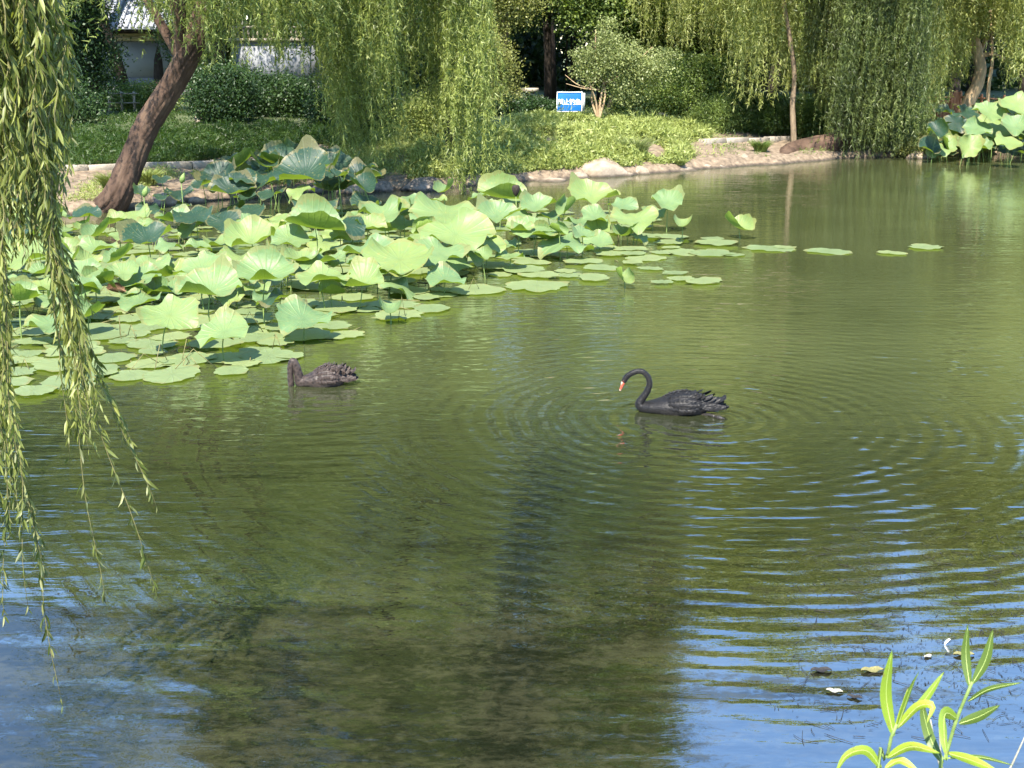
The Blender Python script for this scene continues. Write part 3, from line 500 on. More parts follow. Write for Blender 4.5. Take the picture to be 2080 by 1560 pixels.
shrub('large dark shrub under the white wall', 560, 46, [(0, .7, 0, 1.9, .8, 1.3, 170, 130, .2), (-1.6, .9, .3, 1.2, .8, 1, 80, 120, .2)], m_dark, leafL=.10, leafW=.055)
shrub('dark shrub right of the leaning trunk', 450, 43, [(0, .9, 0, 1.1, .9, .9, 120, 130, .22)], m_dark, leafL=.10, leafW=.05)
shrub('dark shrub under the mid shore willow', 720, 42.5, [(0, .8, 0, 1.4, 1.0, 1, 150, 130, .24)], m_dark, leafL=.10, leafW=.05)
shrub('leafy shrub below the dark tree before the hall', 260, 50, [(0, .5, 0, 2.2, .55, 1, 130, 110, .2)], m_mid, leafL=.09, leafW=.05)
shrub('low shrub at the left edge behind the willow branches', 90, 42, [(0, .8, 0, 1.8, 1.1, 1, 130, 120, .26)], m_dark, leafL=.10, leafW=.05)
shrub('olive shrub with a yellow crown left of the sign', 985, 47, [(.1, 1.2, 0, 1.1, 1.5, 1, 150, 130, .24)], m_olive, leafL=.08, leafW=.045)
shrub('low dark shrub before the stone table', 1060, 46.6, [(0, .3, 0, 1.3, .32, .6, 100, 110, .14)], m_dark, leafL=.09, leafW=.05)
shrub('bright leafy bush in the middle of the right bank', 1395, 48, [(0, 1.5, 0, 1.5, .8, 1, 120, 100, .24)], m_mid, leafL=.12, leafW=.08, stems=[((0, 0, 0), (.1, 0, 1.6), .04, .02), ((.1, 0, .5), (.5, 0, 1.6), .03, .015)], stem_mat=m_barkp)
shrub('leafy green shrub right of the twisted stems', 1330, 46.8, [(0, .9, 0, 1.5, 1.0, .8, 150, 110, .26), (-.9, .6, -.4, .6, .5, .5, 40, 90, .2)], m_mid, leafL=.09, leafW=.05)
shrub('tall herb clump under the mid shore willow', 880, 38.3, [(0, .7, 0, .9, .75, .6, 110, 110, .2)], m_grass, leafL=.10, leafW=.035)
shrub('shrub with thin leaves below the big dark willow', 1790, 45.6, [(0, .5, 0, 1.5, .8, .8, 130, 110, .22)], m_mid, leafL=.1, leafW=.04)
shrub('pale creeper on the rock beside the right lotus', 1862, 43.6, [(0, .35, 0, .7, .55, .5, 90, 100, .16)], m_olive, leafL=.07, leafW=.05)

# far woods closing the view
P = []
for k in range(1500):
    a = rng.uniform(-.62, .62); D = rng.uniform(74, 100); c = np.array([math.tan(a) * D, D, rng.uniform(0, 9) if rng.random() < .8 else rng.uniform(9, 13)])
    P.append(c + rng.normal(size=(170, 3)) * np.array([.9, .9, .8]))
P = np.concatenate(P); tag(obj('woods', leaf_mesh('woods', P, nrm(rng.normal(size=P.shape)), .42, .30, True), leafmat('far_leaf', [(.012, .025, .008), (.03, .05, .015), (.06, .09, .025)], .3)), kind='stuff')

# ------------------------------------------------------------------ grass and herbs on the bank
def inpoly(x, y, poly):
    c = np.zeros(len(x), bool); n = len(poly)
    for a in range(n):
        x1, y1 = poly[a]; x2, y2 = poly[(a + 1) % n]; s = ((y1 > y) != (y2 > y)) & (x < (x2 - x1) * (y - y1) / (y2 - y1 + 1e-12) + x1); c ^= s
    return c
def herb(name, n, xr, dr, hfun, mat, W=.018, lean=.45, mask=None, leaves=3, kind='stuff'):
    x = rng.uniform(*xr, n); d = rng.uniform(*dr, n); y = yw(x) + d; z = height(x, y)
    keep = noise(np.stack([x, y, 0 * x], -1), 1.1, 3) > -.55
    if mask is not None: keep &= mask(x, y, d)
    x, y, z, d = x[keep], y[keep], z[keep], d[keep]; B = np.stack([x, y, z - .02], -1)
    h = hfun(x, y, d) * (1 + .45 * noise(B, 2.2, 3)) * rng.uniform(.5, 1.2, len(x))
    out = []
    for k in range(leaves):
        P = B + rng.normal(size=B.shape) * np.array([.03, .03, 0]); P[:, 2] += h * rng.uniform(0, .7, len(h)) * (k > 0)
        D = nrm(rng.normal(size=P.shape) * lean + np.array([0, 0, 1.0 if k == 0 else .25])); out.append((P, D, h * (1 if k == 0 else .32), np.full(len(h), W * (.7 if k == 0 else 2.0))))
    P, D, L_, W_ = [np.concatenate(q) for q in zip(*out)]
    return tag(obj(name, leaf_mesh(name, P, D, L_, W_), mat), kind=kind)
herb('undergrowth', 62000, (-2.6, 6.6), (.35, 9.5), lambda x, y, d: .24 + .14 * np.clip(d, 0, 1.2) - .16 * np.clip((d - 4) / 3, 0, 1), m_grass, .030, .9, lambda x, y, d: x < 4.6 + .35 * d + .5 * np.sin(d * 2), 4)
herb('undergrowth', 16000, (-6.5, -2.0), (.5, 8), lambda x, y, d: .22 + 0 * x, m_grass, .016, .5, None, 3)
herb('tall_weeds', 2600, (-3.5, 6.4), (.6, 8.5), lambda x, y, d: .55 + 0 * x, m_grass, .016, .35, lambda x, y, d: noise(np.stack([x, y, 0 * x], -1), 1.7) > .0, 4)
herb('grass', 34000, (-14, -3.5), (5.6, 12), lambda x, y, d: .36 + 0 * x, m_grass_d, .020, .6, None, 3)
herb('weeds', 15000, (-12.0, -2.0), (.5, 5.2), lambda x, y, d: .20 + 0 * x, m_grass, .014, .6, lambda x, y, d: noise(np.stack([x, y, 0 * x], -1), 1.4) > -.02, 3)
herb('weeds', 5200, (5.0, 17), (.3, 5.2), lambda x, y, d: .17 + 0 * x, m_mid, .016, .6, lambda x, y, d: noise(np.stack([x, y, 0 * x], -1), 1.2) > .22, 3)
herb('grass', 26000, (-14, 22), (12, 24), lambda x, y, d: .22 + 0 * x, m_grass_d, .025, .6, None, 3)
herb('grass', 16000, (5.2, 24), (5.2, 12), lambda x, y, d: .22 + 0 * x, m_mid, .02, .6, None, 3)
# grass tufts that stand apart on the shore
for k, (px, py, r, hh, lb, mt) in enumerate([(1290, 318, .55, .75, 'grey green tuft of long arching grass over the shore rocks', m_grey), (1545, 308, .35, .45, 'bright tuft of strappy grass on the earth bank', m_mid), (1380, 335, .3, .2, 'low leafy tuft at the right end of the herbs', m_grass),
        (225, 385, .28, .5, 'upright weeds left of the leaning trunk', m_grass), (300, 375, .4, .45, 'bright weeds right of the leaning trunk', m_grass), (415, 370, .35, .4, 'yellowish weeds by the kerb and lotus', m_mid), (510, 350, .4, .35, 'grass clump before the kerb by the dark lotus', m_grass)]):
    b = ongr(px, py); n_ = 700; a = rng.uniform(0, 6.28, n_); q = np.sqrt(rng.uniform(0, 1, n_)) * r * .5; P0 = np.stack([np.cos(a) * q, np.sin(a) * q * .7, 0 * a], -1)
    o_ = np.stack([np.cos(a), np.sin(a), 0 * a], -1); L_ = hh * rng.uniform(.5, 1.1, n_); D1_ = nrm(o_ * .3 * rng.uniform(.2, 2, (n_, 1)) + np.array([0, 0, 1])); P1 = P0 + D1_ * L_[:, None] * .55; D2_ = nrm(D1_ + o_ * .8 + np.array([0, 0, -.35])); S = nrm(np.cross(D1_, rng.normal(size=D1_.shape))) * .008
    P2 = P1 + D2_ * L_[:, None] * .5; v = np.stack([P0 - S, P0 + S, P1 + S * .8, P1 - S * .8, P2], 1); ii = np.arange(n_)[:, None] * 5
    o = obj('grass_tuft', mesh('tuft', v, [ii + np.array([0, 1, 2, 3]), ii + np.array([3, 2, 4])]), mt, loc=tuple(b)); tag(o, lb, 'grass tuft')

# ------------------------------------------------------------------ buildings
def hall():
    D = 60.0; b = gnd(130, D); xl = atd(120, 200, D)[0]; xr = atd(405, 200, D)[0]; zb = gz(xl, D) - .1; t = thing('garden_hall', 'white walled hall with a grey tiled roof behind the dark tree', 'building', (xl, D, zb)); Wd = xr - xl
    zt = atd(300, 82, D)[2] - zb; zp = atd(300, 158, D)[2] - zb
    m = MB(); m.box(0, Wd, 0, 6, zp, zt); obj('wall', m.mesh('wall'), m_plaster, t)
    m = MB(); m.box(-.05, Wd + .05, -.06, 6.05, 0, zp - .003); obj('plinth', m.mesh('plinth'), m_plinth, t)
    m = MB(); m.box(-.3, Wd + .3, -.18, .0 - .003, zt - .02, zt + .2); m.box(-.3, Wd + .3, -.28, -.003, zt + .203, zt + .3); obj('cornice', m.mesh('cornice'), m_stone, t)
    m = MB(); m.box(-.3, Wd + .3, -.12, 6.1, zt + .303, zt + .60); obj('eave_beam', m.mesh('eave_beam'), m_wood, t)
    for k in range(int(Wd / .38)):
        m = MB(); m.box(.1 + k * .38, .2 + k * .38, -1.6, -.13, zt + .33, zt + .41); obj('rafter', m.mesh('rafter'), m_wood, t)
    ze = zt + .50; ang = R(33); L_ = 4.9
    m = MB(); y1 = -1.7; m.add([(-.5, y1, ze), (Wd + .5, y1, ze), (Wd + .5, y1 + L_ * math.cos(ang), ze + L_ * math.sin(ang)), (-.5, y1 + L_ * math.cos(ang), ze + L_ * math.sin(ang)),
           (-.5, y1, ze - .08), (Wd + .5, y1, ze - .08), (Wd + .5, y1 + L_ * math.cos(ang), ze + L_ * math.sin(ang) - .1), (-.5, y1 + L_ * math.cos(ang), ze + L_ * math.sin(ang) - .1)], [(0, 1, 2, 3), (4, 7, 6, 5), (0, 4, 5, 1), (2, 6, 7, 3), (0, 3, 7, 4), (1, 5, 6, 2)]); rf = obj('roof', m.mesh('roof'), m_tile, t)
    m = MB(); m.box(-.5, Wd + .5, y1 + L_ * math.cos(ang) - .1, 6.8, ze + L_ * math.sin(ang) - .3, ze + L_ * math.sin(ang) - .12); obj('ridge', m.mesh('ridge'), m_tile, t)
    me = None; n_ = int((Wd + 1) / .27)
    for k in range(n_):
        if me is None:
            m = MB(); ns = 26
            m.tube([(0, q * L_ / ns * math.cos(ang), q * L_ / ns * math.sin(ang)) for q in range(ns + 1)], [.075 if q % 2 else .088 for q in range(ns + 1)], 8); me = m.mesh('tile_row', True)
        obj('tile_row', me, m_tile, rf, loc=(-.4 + k * .27, y1 - .03, ze + .02))
hall()
def wallB():
    D = 57.0; xl = atd(475, 200, D)[0]; xr = atd(632, 200, D)[0]; zb = gz(xl, D) - .1; t = thing('garden_wall', 'white courtyard wall with a pale balustrade behind the large dark shrub', 'wall', (xl, D, zb)); Wd = xr - xl; zt = atd(560, 84, D)[2] - zb
    m = MB(); m.box(0, Wd, 0, .4, .8, zt); m.box(Wd - .4, Wd, .403, 7, .8, zt); obj('wall', m.mesh('wall'), m_plaster, t)
    m = MB(); m.box(-.02, Wd + .04, -.05, 7, 0, .797); obj('plinth', m.mesh('plinth'), m_plinth, t)
    m = MB(); m.box(-.1, Wd + .12, -.14, .5, zt + .003, zt + .12); obj('coping', m.mesh('coping'), m_stone, t)
    bal = None
    for k in range(int(Wd / .2)):
        if bal is None:
            m = MB(); m.tube([(0, 0, z) for z in np.linspace(0, .42, 9)], [.05, .05, .035, .055, .06, .045, .03, .05, .05], 8); bal = m.mesh('baluster', True)
        obj('baluster', bal, m_stone, t, loc=(.1 + k * .2, .18, zt + .12))
    m = MB(); m.box(-.05, Wd + .05, .08, .28, zt + .543, zt + .62); obj('top_rail', m.mesh('top_rail'), m_stone, t)
wallB()

# sign -------------------------------------------------------------
sp = ongr(1156, 236); DS = sp[1] - .2; sl = atd(1132, 188, DS); sr = atd(1181, 226, DS); sw_, sh_ = sr[0] - sl[0], sl[2] - sr[2]; zc = (sl[2] + sr[2]) / 2; gzs = gz(sp[0], DS)
sg = thing('notice_sign', 'square blue notice board with white lettering and silver rim among the herbs', 'sign', ((sl[0] + sr[0]) / 2, DS, gzs))
m = MB(); m.box(-sw_ / 2, sw_ / 2, -.03, .03, zc - sh_ / 2 - gzs, zc + sh_ / 2 - gzs); o = obj('panel', m.mesh('panel'), m_blue, sg); bv = o.modifiers.new('b', 'BEVEL'); bv.width = .03; bv.segments = 3
m = MB(); fr = .022; x0, x1, z0, z1 = -sw_ / 2 - .01, sw_ / 2 + .01, zc - sh_ / 2 - gzs - .01, zc + sh_ / 2 - gzs + .01
m.tube(spline([(x0, -.04, z0), (x0, -.04, (z0 + z1) / 2), (x0 + .01, -.04, z1 - .03), (x0 + .05, -.04, z1), (0, -.04, z1), (x1 - .05, -.04, z1), (x1, -.04, z1 - .04), (x1, -.04, z0)], 60), fr * .6, 8); m.tube([(x0, -.04, z0), (x1, -.04, z0)], fr * .6, 8); obj('rim', m.mesh('rim', True), m_white, sg)
m = MB(); m.box(sw_ / 2 + .02, sw_ / 2 + .12, .02, .35, z0 + .02, z1 - .03); obj('side_box', m.mesh('side_box'), solid('sign_side', [(.25, .3, .33), (.5, .55, .55)], 9, .5, .2, 30), sg)
for s in (-1, 1):
    m = MB(); m.box(s * sw_ * .35 - .02, s * sw_ * .35 + .02, .035, .075, -.3, z1 - .1); obj('post', m.mesh('post'), m_white, sg)
for k, ch in enumerate('禁止钓鱼'):
    cu = bpy.data.curves.new('lettering', 'FONT'); cu.body = ch; cu.size = sw_ * .26; cu.extrude = .003; cu.offset = .0015; cu.align_x = 'CENTER'; cu.align_y = 'CENTER'; cu.materials.append(m_white)
    tmp = bpy.data.objects.new('tmp', cu); C.objects.link(tmp); me = bpy.data.meshes.new_from_object(tmp.evaluated_get(bpy.context.evaluated_depsgraph_get())); bpy.data.objects.remove(tmp); o = obj('character', me, m_white, sg); o.location = (-sw_ * .36 + k * sw_ * .24, -.036, zc - gzs - sh_ * .02); o.rotation_euler = (R(90), 0, 0)

# stone tables -------------------------------------------------------
def table(px, py, wpx, label, D):
    z = atd(px, py, D)[2]; x = atd(px, py, D)[0]; g = gz(x, D); r = wpx / (F / D) / 2; t = thing('stone_table', label, 'stone table', (x, D, g), group='stone tables on the bank')
    m = MB(); m.tube([(0, 0, z - g - .1), (0, 0, z - g - .08), (0, 0, z - g), (0, 0, z - g + .02)], [r * .93, r, r, r * .95], 28); obj('table_top', m.mesh('table_top'), m_stone, t)
    m = MB(); m.tube([(0, 0, q) for q in np.linspace(-.1, z - g - .1, 7)], [r * .55, r * .5, r * .38, r * .34, r * .36, r * .45, r * .5], 16); obj('pedestal', m.mesh('pedestal', True), m_stone, t)
table(1076, 180, 36, 'pale stone table top left of the blue sign', 47.5); table(400, 181, 32, 'stone table just right of the leaning trunk', 44); table(607, 181, 34, 'stone table below the white wall', 48.2); table(772, 182, 30, 'stone table behind the hanging willow strands', 44)
# lamp and rail on the left
b = gnd(161, 48); t = thing('garden_lamp', 'white globe lamp on a post at the edge of the hanging branches', 'lamp', tuple(b)); zg = atd(161, 178, 48)[2] - b[2]
m = MB(); m.tube([(0, 0, -.1), (0, 0, zg - .2)], .04, 8); obj('post', m.mesh('post', True), m_plinth, t)
m = MB(); a = np.linspace(0, math.pi, 14); m.tube([(0, 0, zg - .2 * math.cos(q)) for q in a], np.maximum(.2 * np.sin(a), .002), 20); obj('globe', m.mesh('globe', True), m_white, t)
b = gnd(190, 49); t = thing('low_rail', 'low pale rail between the globe lamp and the leaning trunk', 'railing', tuple(b))
for k in range(5):
    m = MB(); m.box(-.04, .04, -.04, .04, -.1, .75); obj('post', m.mesh('post'), m_stone, t, loc=(k * .45 - .2, 0, 0))
for z in (.35, .68):
    m = MB(); m.tube([(-.3, -.06, z), (1.8, -.06, z)], .022, 8); obj('rail', m.mesh('rail', True), m_stone, t)
# thin poles behind sign
for k, px in enumerate((1149, 1158, 1164)):
    b = gnd(px, 54 + k * .4); o = thing('thin_pole', ['left', 'middle', 'right'][k] + ' one of the three thin dark poles behind the blue sign', 'pole', tuple(b), group='thin dark poles'); m = MB(); m.tube([(0, 0, -.1), (.02, 0, 5.5)], .035, 8); obj('shaft', m.mesh('pole', True), m_barkd, o)
# orange fence
def fence():
    D = 50.0; a = gnd(1890, D); t = thing('wooden_fence', 'orange brown wooden fence with a pointed gate panel behind the lotus', 'fence', tuple(a)); s = F / D; g = a[2]
    X = lambda px: atd(px, 200, D)[0] - a[0]; Zz = lambda py: atd(1900, py, D)[2] - g
    for px, py in ((1905, 190), (1932, 189), (1951, 188), (1994, 194), (2040, 196)):
        m = MB(); m.tube([(0, 0, -.2), (0, 0, Zz(py)), (0, 0, Zz(py) + .06)], [.055, .055, .03], 8); obj('post', m.mesh('post', True), m_fence, t, loc=(X(px), 0, 0))
    for py in (197, 205):
        m = MB(); m.tube([(X(1880), -.07, Zz(py)), (X(1932), -.07, Zz(py))], .03, 8); obj('rail', m.mesh('rail', True), m_fence, t)
    m = MB(); m.tube([(X(1951), -.07, Zz(197)), (X(2050), -.07, Zz(202))], .03, 8); obj('rail', m.mesh('rail', True), m_fence, t)
    for k in range(9):
        m = MB(); x = X(1908) + k * .052; m.box(x, x + .042, -.02, .02, -.1, Zz(208)); obj('slat', m.mesh('slat'), m_fence, t)
    n_ = 6
    for k in range(n_):
        x = X(1934) + k * (X(1950) - X(1934)) / n_; q = 1 - abs(k - (n_ - 1) / 2) / (n_ / 2); zt = Zz(192) + q * (Zz(181) - Zz(192))
        m = MB(); m.box(x + .004, x + (X(1950) - X(1934)) / n_ - .004, -.03, .01, 0, zt); obj('slat', m.mesh('slat'), m_fence, t)
fence()

# ------------------------------------------------------------------ lotus
def lotus_mesh(seed, cup=.25, wav=.10, fold=0.0, nt_=44, nr=9, notch=False, flat=False, tatter=.04):
    r2 = np.random.default_rng(seed); th = np.arange(nt_) * 2 * math.pi / nt_; rr = np.linspace(0, 1, nr + 1)[1:] ** .8
    ph = r2.uniform(0, 6.28, 6); edge = 1 + .09 * np.sin(2 * th + ph[0]) + .06 * np.sin(3 * th + ph[1]) + tatter * np.sin(9 * th + ph[2]) + tatter * .6 * r2.normal(size=nt_)
    if notch: a = (th + ph[5]) % (2 * math.pi); edge = edge - .35 * np.exp(-((a - math.pi) / .09) ** 2)
    V = [(0, 0, -.0)]
    for r in rr:
        R_ = r * (1 + (edge - 1) * r ** 2); x = R_ * np.cos(th); y = R_ * np.sin(th)
        z = cup * r ** 2 + wav * r ** 2.5 * (np.sin(2 * th + ph[3]) + .7 * np.sin(4 * th + ph[4]) * r + .45 * np.sin(7 * th + ph[5]) * r ** 2) + .0035 * r * np.cos(20 * th)
        if flat: z = z * 0 + .018 * r ** 4 * np.sin(3 * th + ph[3]) + .012 * r ** 3 * np.sin(7 * th + ph[4]) + (.03 * np.clip(r - .9, 0, 1) * 10 * r2.uniform(0, .4))
        if fold: an = y * fold; z = z + (1 - np.cos(an)) / fold * 1.0 * np.sign(1); y = np.sin(an) / fold
        V += list(zip(x, y, z))
    V = np.array(V, float); j = np.arange(nt_); j2 = (j + 1) % nt_; t = np.stack([0 * j, 1 + j, 1 + j2], -1)
    q = np.concatenate([np.stack([1 + k * nt_ + j, 1 + (k + 1) * nt_ + j, 1 + (k + 1) * nt_ + j2, 1 + k * nt_ + j2], -1) for k in range(nr - 1)])
    return mesh('blade', V, [q, t], True)
BL = {}
def blade(kind, mat):
    sd = int(rng.integers(0, 9)); key = (kind, sd, mat.name)
    if key not in BL:
        kw = dict(open=dict(cup=.16, wav=.17), cupped=dict(cup=.42, wav=.20), droop=dict(cup=-.15, wav=.22), fold=dict(cup=.2, wav=.06, fold=1.5), curl=dict(cup=.15, wav=.05, fold=2.3), pad=dict(flat=True), padn=dict(flat=True, notch=True, tatter=.07))[kind]
        BL[key] = lotus_mesh(sd * 7 + hash_(kind), **kw); BL[key].materials.append(mat)
    return BL[key]
def hash_(s): return sum(ord(c) for c in s)
STK = []
def lotus(px, py, wpx, h, kind, mat, tilt, az, label, group, base=None, stalk=True):
    """a leaf whose centre is seen at px,py when it stands h metres over the water"""
    c = at(px, py, h) if base is None else np.array(base); r = wpx / (F / (c[1])) / 2 if base is None else wpx / 2
    lean = rng.normal(size=2) * .13 * h; b = np.array([c[0] + lean[0], c[1] + lean[1], 0]); t = thing('lotus_leaf', label, 'lotus leaf', tuple(b), group=group)
    o = obj('blade', blade(kind, mat), None, t, loc=tuple(c - b), scale=(r, r, r))
    n = Vector((math.sin(az) * math.sin(tilt), -math.cos(az) * math.sin(tilt), math.cos(tilt))); q = n.to_track_quat('Z', 'Y') @ Matrix.Rotation(rng.uniform(0, 6.28), 4, 'Z').to_quaternion(); o.rotation_euler = q.to_euler()
    if stalk:
        e = c - b; m = MB(); mid = e * .55 + rng.normal(size=3) * .05 * h; m.tube(spline([(0, 0, -.15), mid, e], 8), [.009, .009, .0085, .008, .008, .0075, .007, .007], 6); obj('stalk', m.mesh('stalk', True), m_green, t)
    return t
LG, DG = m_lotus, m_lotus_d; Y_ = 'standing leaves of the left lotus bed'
man = [ # px py width h kind mat tilt(deg) az(deg) label
 (345, 640, 116, .62, 'open', LG, 50, 10, 'yellow green lotus leaf tipped towards us, foremost in the left bed'),
 (455, 676, 112, .45, 'open', LG, 38, -15, 'pale round lotus leaf low over the front pads'),
 (540, 560, 118, .85, 'cupped', LG, 42, 5, 'tall yellow green lotus leaf standing over the front of the bed'),
 (615, 648, 118, .36, 'open', LG, 34, 30, 'pale lotus leaf slanting right above the left swan'),
 (428, 592, 128, .75, 'cupped', LG, 30, 0, 'fan shaped pale lotus leaf with upright folds'),
 (300, 540, 96, .6, 'open', LG, 18, 0, 'flat yellowish lotus leaf with a hanging green lip'),
 (250, 557, 70, .55, 'cupped', LG, 40, 0, 'small round yellow green lotus leaf beside the flat one'),
 (410, 548, 108, .75, 'open', LG, 26, -20, 'broad bright lotus leaf behind the fan shaped one'),
 (572, 602, 92, .55, 'droop', DG, -10, 0, 'shaded lotus leaf hiding under the tall yellow green one'),
 (300, 487, 98, .6, 'cupped', DG, 35, 0, 'blue green shell shaped lotus leaf near the branches'),
 (510, 490, 108, .75, 'cupped', LG, 34, 0, 'silvery winged lotus leaf behind the bright row'),
 (588, 488, 84, .6, 'open', LG, 40, 20, 'pale lotus leaf with a lobed edge right of the silvery one'),
 (640, 462, 116, .85, 'fold', LG, 30, 35, 'folded pale lotus leaf slanting down to the right'),
 (500, 530, 110, .7, 'open', LG, 14, 10, 'flat lotus leaf with a yellow curled rim'),
 (655, 565, 100, .6, 'open', LG, 12, 0, 'flat lotus leaf with a hanging green flap'),
 (672, 596, 60, .3, 'fold', LG, 30, 60, 'small folded green lotus leaf low over the pads'),
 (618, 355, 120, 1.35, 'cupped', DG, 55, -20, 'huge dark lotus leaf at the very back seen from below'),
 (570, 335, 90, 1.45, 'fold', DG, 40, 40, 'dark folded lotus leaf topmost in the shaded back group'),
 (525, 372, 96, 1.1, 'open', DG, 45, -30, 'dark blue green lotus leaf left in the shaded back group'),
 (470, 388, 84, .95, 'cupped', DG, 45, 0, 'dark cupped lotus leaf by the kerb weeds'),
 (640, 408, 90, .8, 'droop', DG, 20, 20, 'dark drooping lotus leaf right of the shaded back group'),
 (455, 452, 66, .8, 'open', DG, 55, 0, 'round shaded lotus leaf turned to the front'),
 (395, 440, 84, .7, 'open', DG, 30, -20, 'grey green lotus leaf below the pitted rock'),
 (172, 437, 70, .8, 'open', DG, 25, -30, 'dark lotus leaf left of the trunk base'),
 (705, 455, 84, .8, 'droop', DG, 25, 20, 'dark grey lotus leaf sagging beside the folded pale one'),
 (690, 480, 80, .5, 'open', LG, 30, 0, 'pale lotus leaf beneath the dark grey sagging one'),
 (778, 438, 92, .8, 'cupped', LG, 35, 0, 'ribbed yellow lotus leaf with a notched rim'),
 (820, 432, 60, .85, 'curl', LG, 30, 30, 'tightly rolled pale lotus leaf beside the ribbed yellow one'),
 (745, 512, 116, .6, 'open', LG, 16, 0, 'flat pale lotus leaf with its stalk in front'),
 (812, 528, 150, .62, 'open', LG, 30, 0, 'very wide pale lotus leaf in the middle of the bed'),
 (892, 515, 104, .6, 'open', LG, 38, 15, 'yellow tinged lotus leaf overlapping the very wide one'),
 (925, 478, 140, .8, 'open', LG, 42, -5, 'big minty lotus leaf behind the very wide one'),
 (985, 500, 84, .5, 'open', LG, 25, 25, 'lotus leaf sloping right beside the big minty one'),
 (905, 436, 132, .85, 'open', LG, 28, 25, 'pale blue green lotus leaf spread before the willow curtain'),
 (905, 568, 84, .3, 'open', LG, 30, 30, 'low pale lotus leaf right of the very wide one'),
 (735, 575, 100, .5, 'cupped', LG, 40, -30, 'green lotus leaf with a folded yellow side left of the round pads'),
 (790, 632, 66, .22, 'fold', LG, 20, 50, 'small green lotus leaf folded low at the edge of the bed'),
 (865, 470, 60, .8, 'curl', LG, 40, -20, 'cream yellow curled lotus leaf in mid bed'),
 (845, 480, 60, .6, 'droop', LG, 20, -20, 'crumpled olive lotus leaf next to the cream curled one'),
 (1020, 400, 96, .85, 'fold', LG, 40, 20, 'mint lotus leaf folded at the back by the small round stone'),
 (1010, 440, 84, .7, 'cupped', LG, 45, 0, 'heart shaped mint lotus leaf in the right half of the bed'),
 (1090, 420, 84, .8, 'cupped', LG, 50, 0, 'olive green lotus leaf with jagged upright rim'),
 (1150, 425, 70, .75, 'curl', LG, 50, -20, 'pale green funnel shaped lotus leaf near the right back'),
 (1200, 400, 110, .9, 'cupped', LG, 50, 10, 'sunlit ragged lotus leaf with pointed rim at the back'),
 (1210, 440, 80, .65, 'open', LG, 40, 30, 'pale lotus leaf hanging to the right of the funnel shaped one'),
 (1090, 470, 120, .6, 'open', LG, 25, 20, 'long pale lotus leaf sloping down to the right'),
 (1150, 492, 124, .4, 'droop', LG, 20, 0, 'winged pale lotus leaf on two crossed stalks'),
 (1135, 470, 50, .65, 'curl', LG, 50, 10, 'small white green rolled lotus leaf over the crossed stalks'),
 (1290, 448, 112, .6, 'open', LG, 36, 0, 'broad mint lotus leaf near the right end of the bed'),
 (1265, 418, 70, .8, 'open', LG, 40, 0, 'mint lotus leaf right behind the broad one at the right end'),
 (1356, 412, 80, .75, 'cupped', LG, 65, 0, 'round upright lotus leaf like a bowl at the right end'),
 (1385, 458, 66, .45, 'fold', LG, 18, 20, 'narrow lotus leaf pointing right from the bowl shaped one'),
 (1500, 462, 78, .28, 'fold', LG, 30, 30, 'lone curled lotus leaf over open water right of the bed'),
 (1268, 568, 68, .16, 'curl', LG, 30, 20, 'curled lotus leaf with a yellow back on open water before the bed'),
 (50, 520, 130, .7, 'open', LG, 36, 0, 'large pale lotus leaf at the left edge of the photo'),
 (40, 610, 90, .65, 'fold', LG, 10, -20, 'yellow green lotus leaf rim seen edge on behind the branches'),
 (165, 560, 100, .6, 'open', LG, 30, 0, 'pale lotus leaf behind the narrow willow column'),
 (180, 640, 70, .35, 'fold', LG, 20, 10, 'bright green folded lotus leaf behind the willow tips'),
 (20, 490, 110, .8, 'open', DG, 30, 0, 'dark green lotus leaf at the left edge behind the branches'),
 (105, 660, 110, .3, 'open', LG, 20, 0, 'wide pale lotus leaf low beneath the branches'), (195, 505, 80, .6, 'open', LG, 20, 0, 'green lotus leaf left of the blue green shell shaped one'),
 (245, 480, 60, .6, 'open', LG, 15, 0, 'small flat lotus leaf below the trunk base'),
]
for a in man: lotus(a[0], a[1], a[2] * (1.04 if a[0] < 1080 else .84), a[3] * .74, a[4], a[5], R(a[6] * .5), R(a[7]), a[8], Y_)
# crowd behind and between
taken = [(a[0], a[1]) for a in man]
poly = [(-60, 475), (200, 462), (600, 430), (1000, 420), (1330, 448), (1330, 500), (1100, 535), (900, 590), (640, 640), (350, 640), (-60, 690)]
cnt = 0
while cnt < 135:
    px = rng.uniform(-60, 1340); py = rng.uniform(415, 690)
    if not inpoly(np.array([px]), np.array([py]), poly)[0]: continue
    bx = at(px, py); back = py < 475 and px < 760; h = rng.uniform(.14, .50) if not back else rng.uniform(.35, .95)
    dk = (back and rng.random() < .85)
    sx_, sy_ = proj(np.array([bx[0], bx[1], h]))
    if min((sx_ - q[0]) ** 2 + ((sy_ - q[1]) * 1.6) ** 2 for q in taken) < 34 ** 2: 
        if rng.random() < .93: continue
    taken.append((sx_, sy_))
    lotus(0, 0, rng.uniform(.36, .64), h, random.choice(['open', 'open', 'cupped', 'droop', 'fold']), DG if dk else LG, R(rng.uniform(4, 30)), R(rng.uniform(-80, 80)),
          'dark lotus leaf crowded in the shaded back of the left bed' if dk else 'pale green lotus leaf crowded among its like in the left bed', 'dark crowded lotus leaves' if dk else 'pale crowded lotus leaves', base=(bx[0], bx[1], h)); cnt += 1
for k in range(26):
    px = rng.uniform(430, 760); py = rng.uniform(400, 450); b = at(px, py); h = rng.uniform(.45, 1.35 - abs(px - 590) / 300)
    lotus(0, 0, rng.uniform(.5, .85), h, random.choice(['open', 'cupped', 'droop', 'fold']), DG, R(rng.uniform(5, 40)), R(rng.uniform(-80, 80)), 'dark lotus leaf crowded in the shaded back of the left bed', 'dark crowded lotus leaves', base=(b[0], b[1], h))
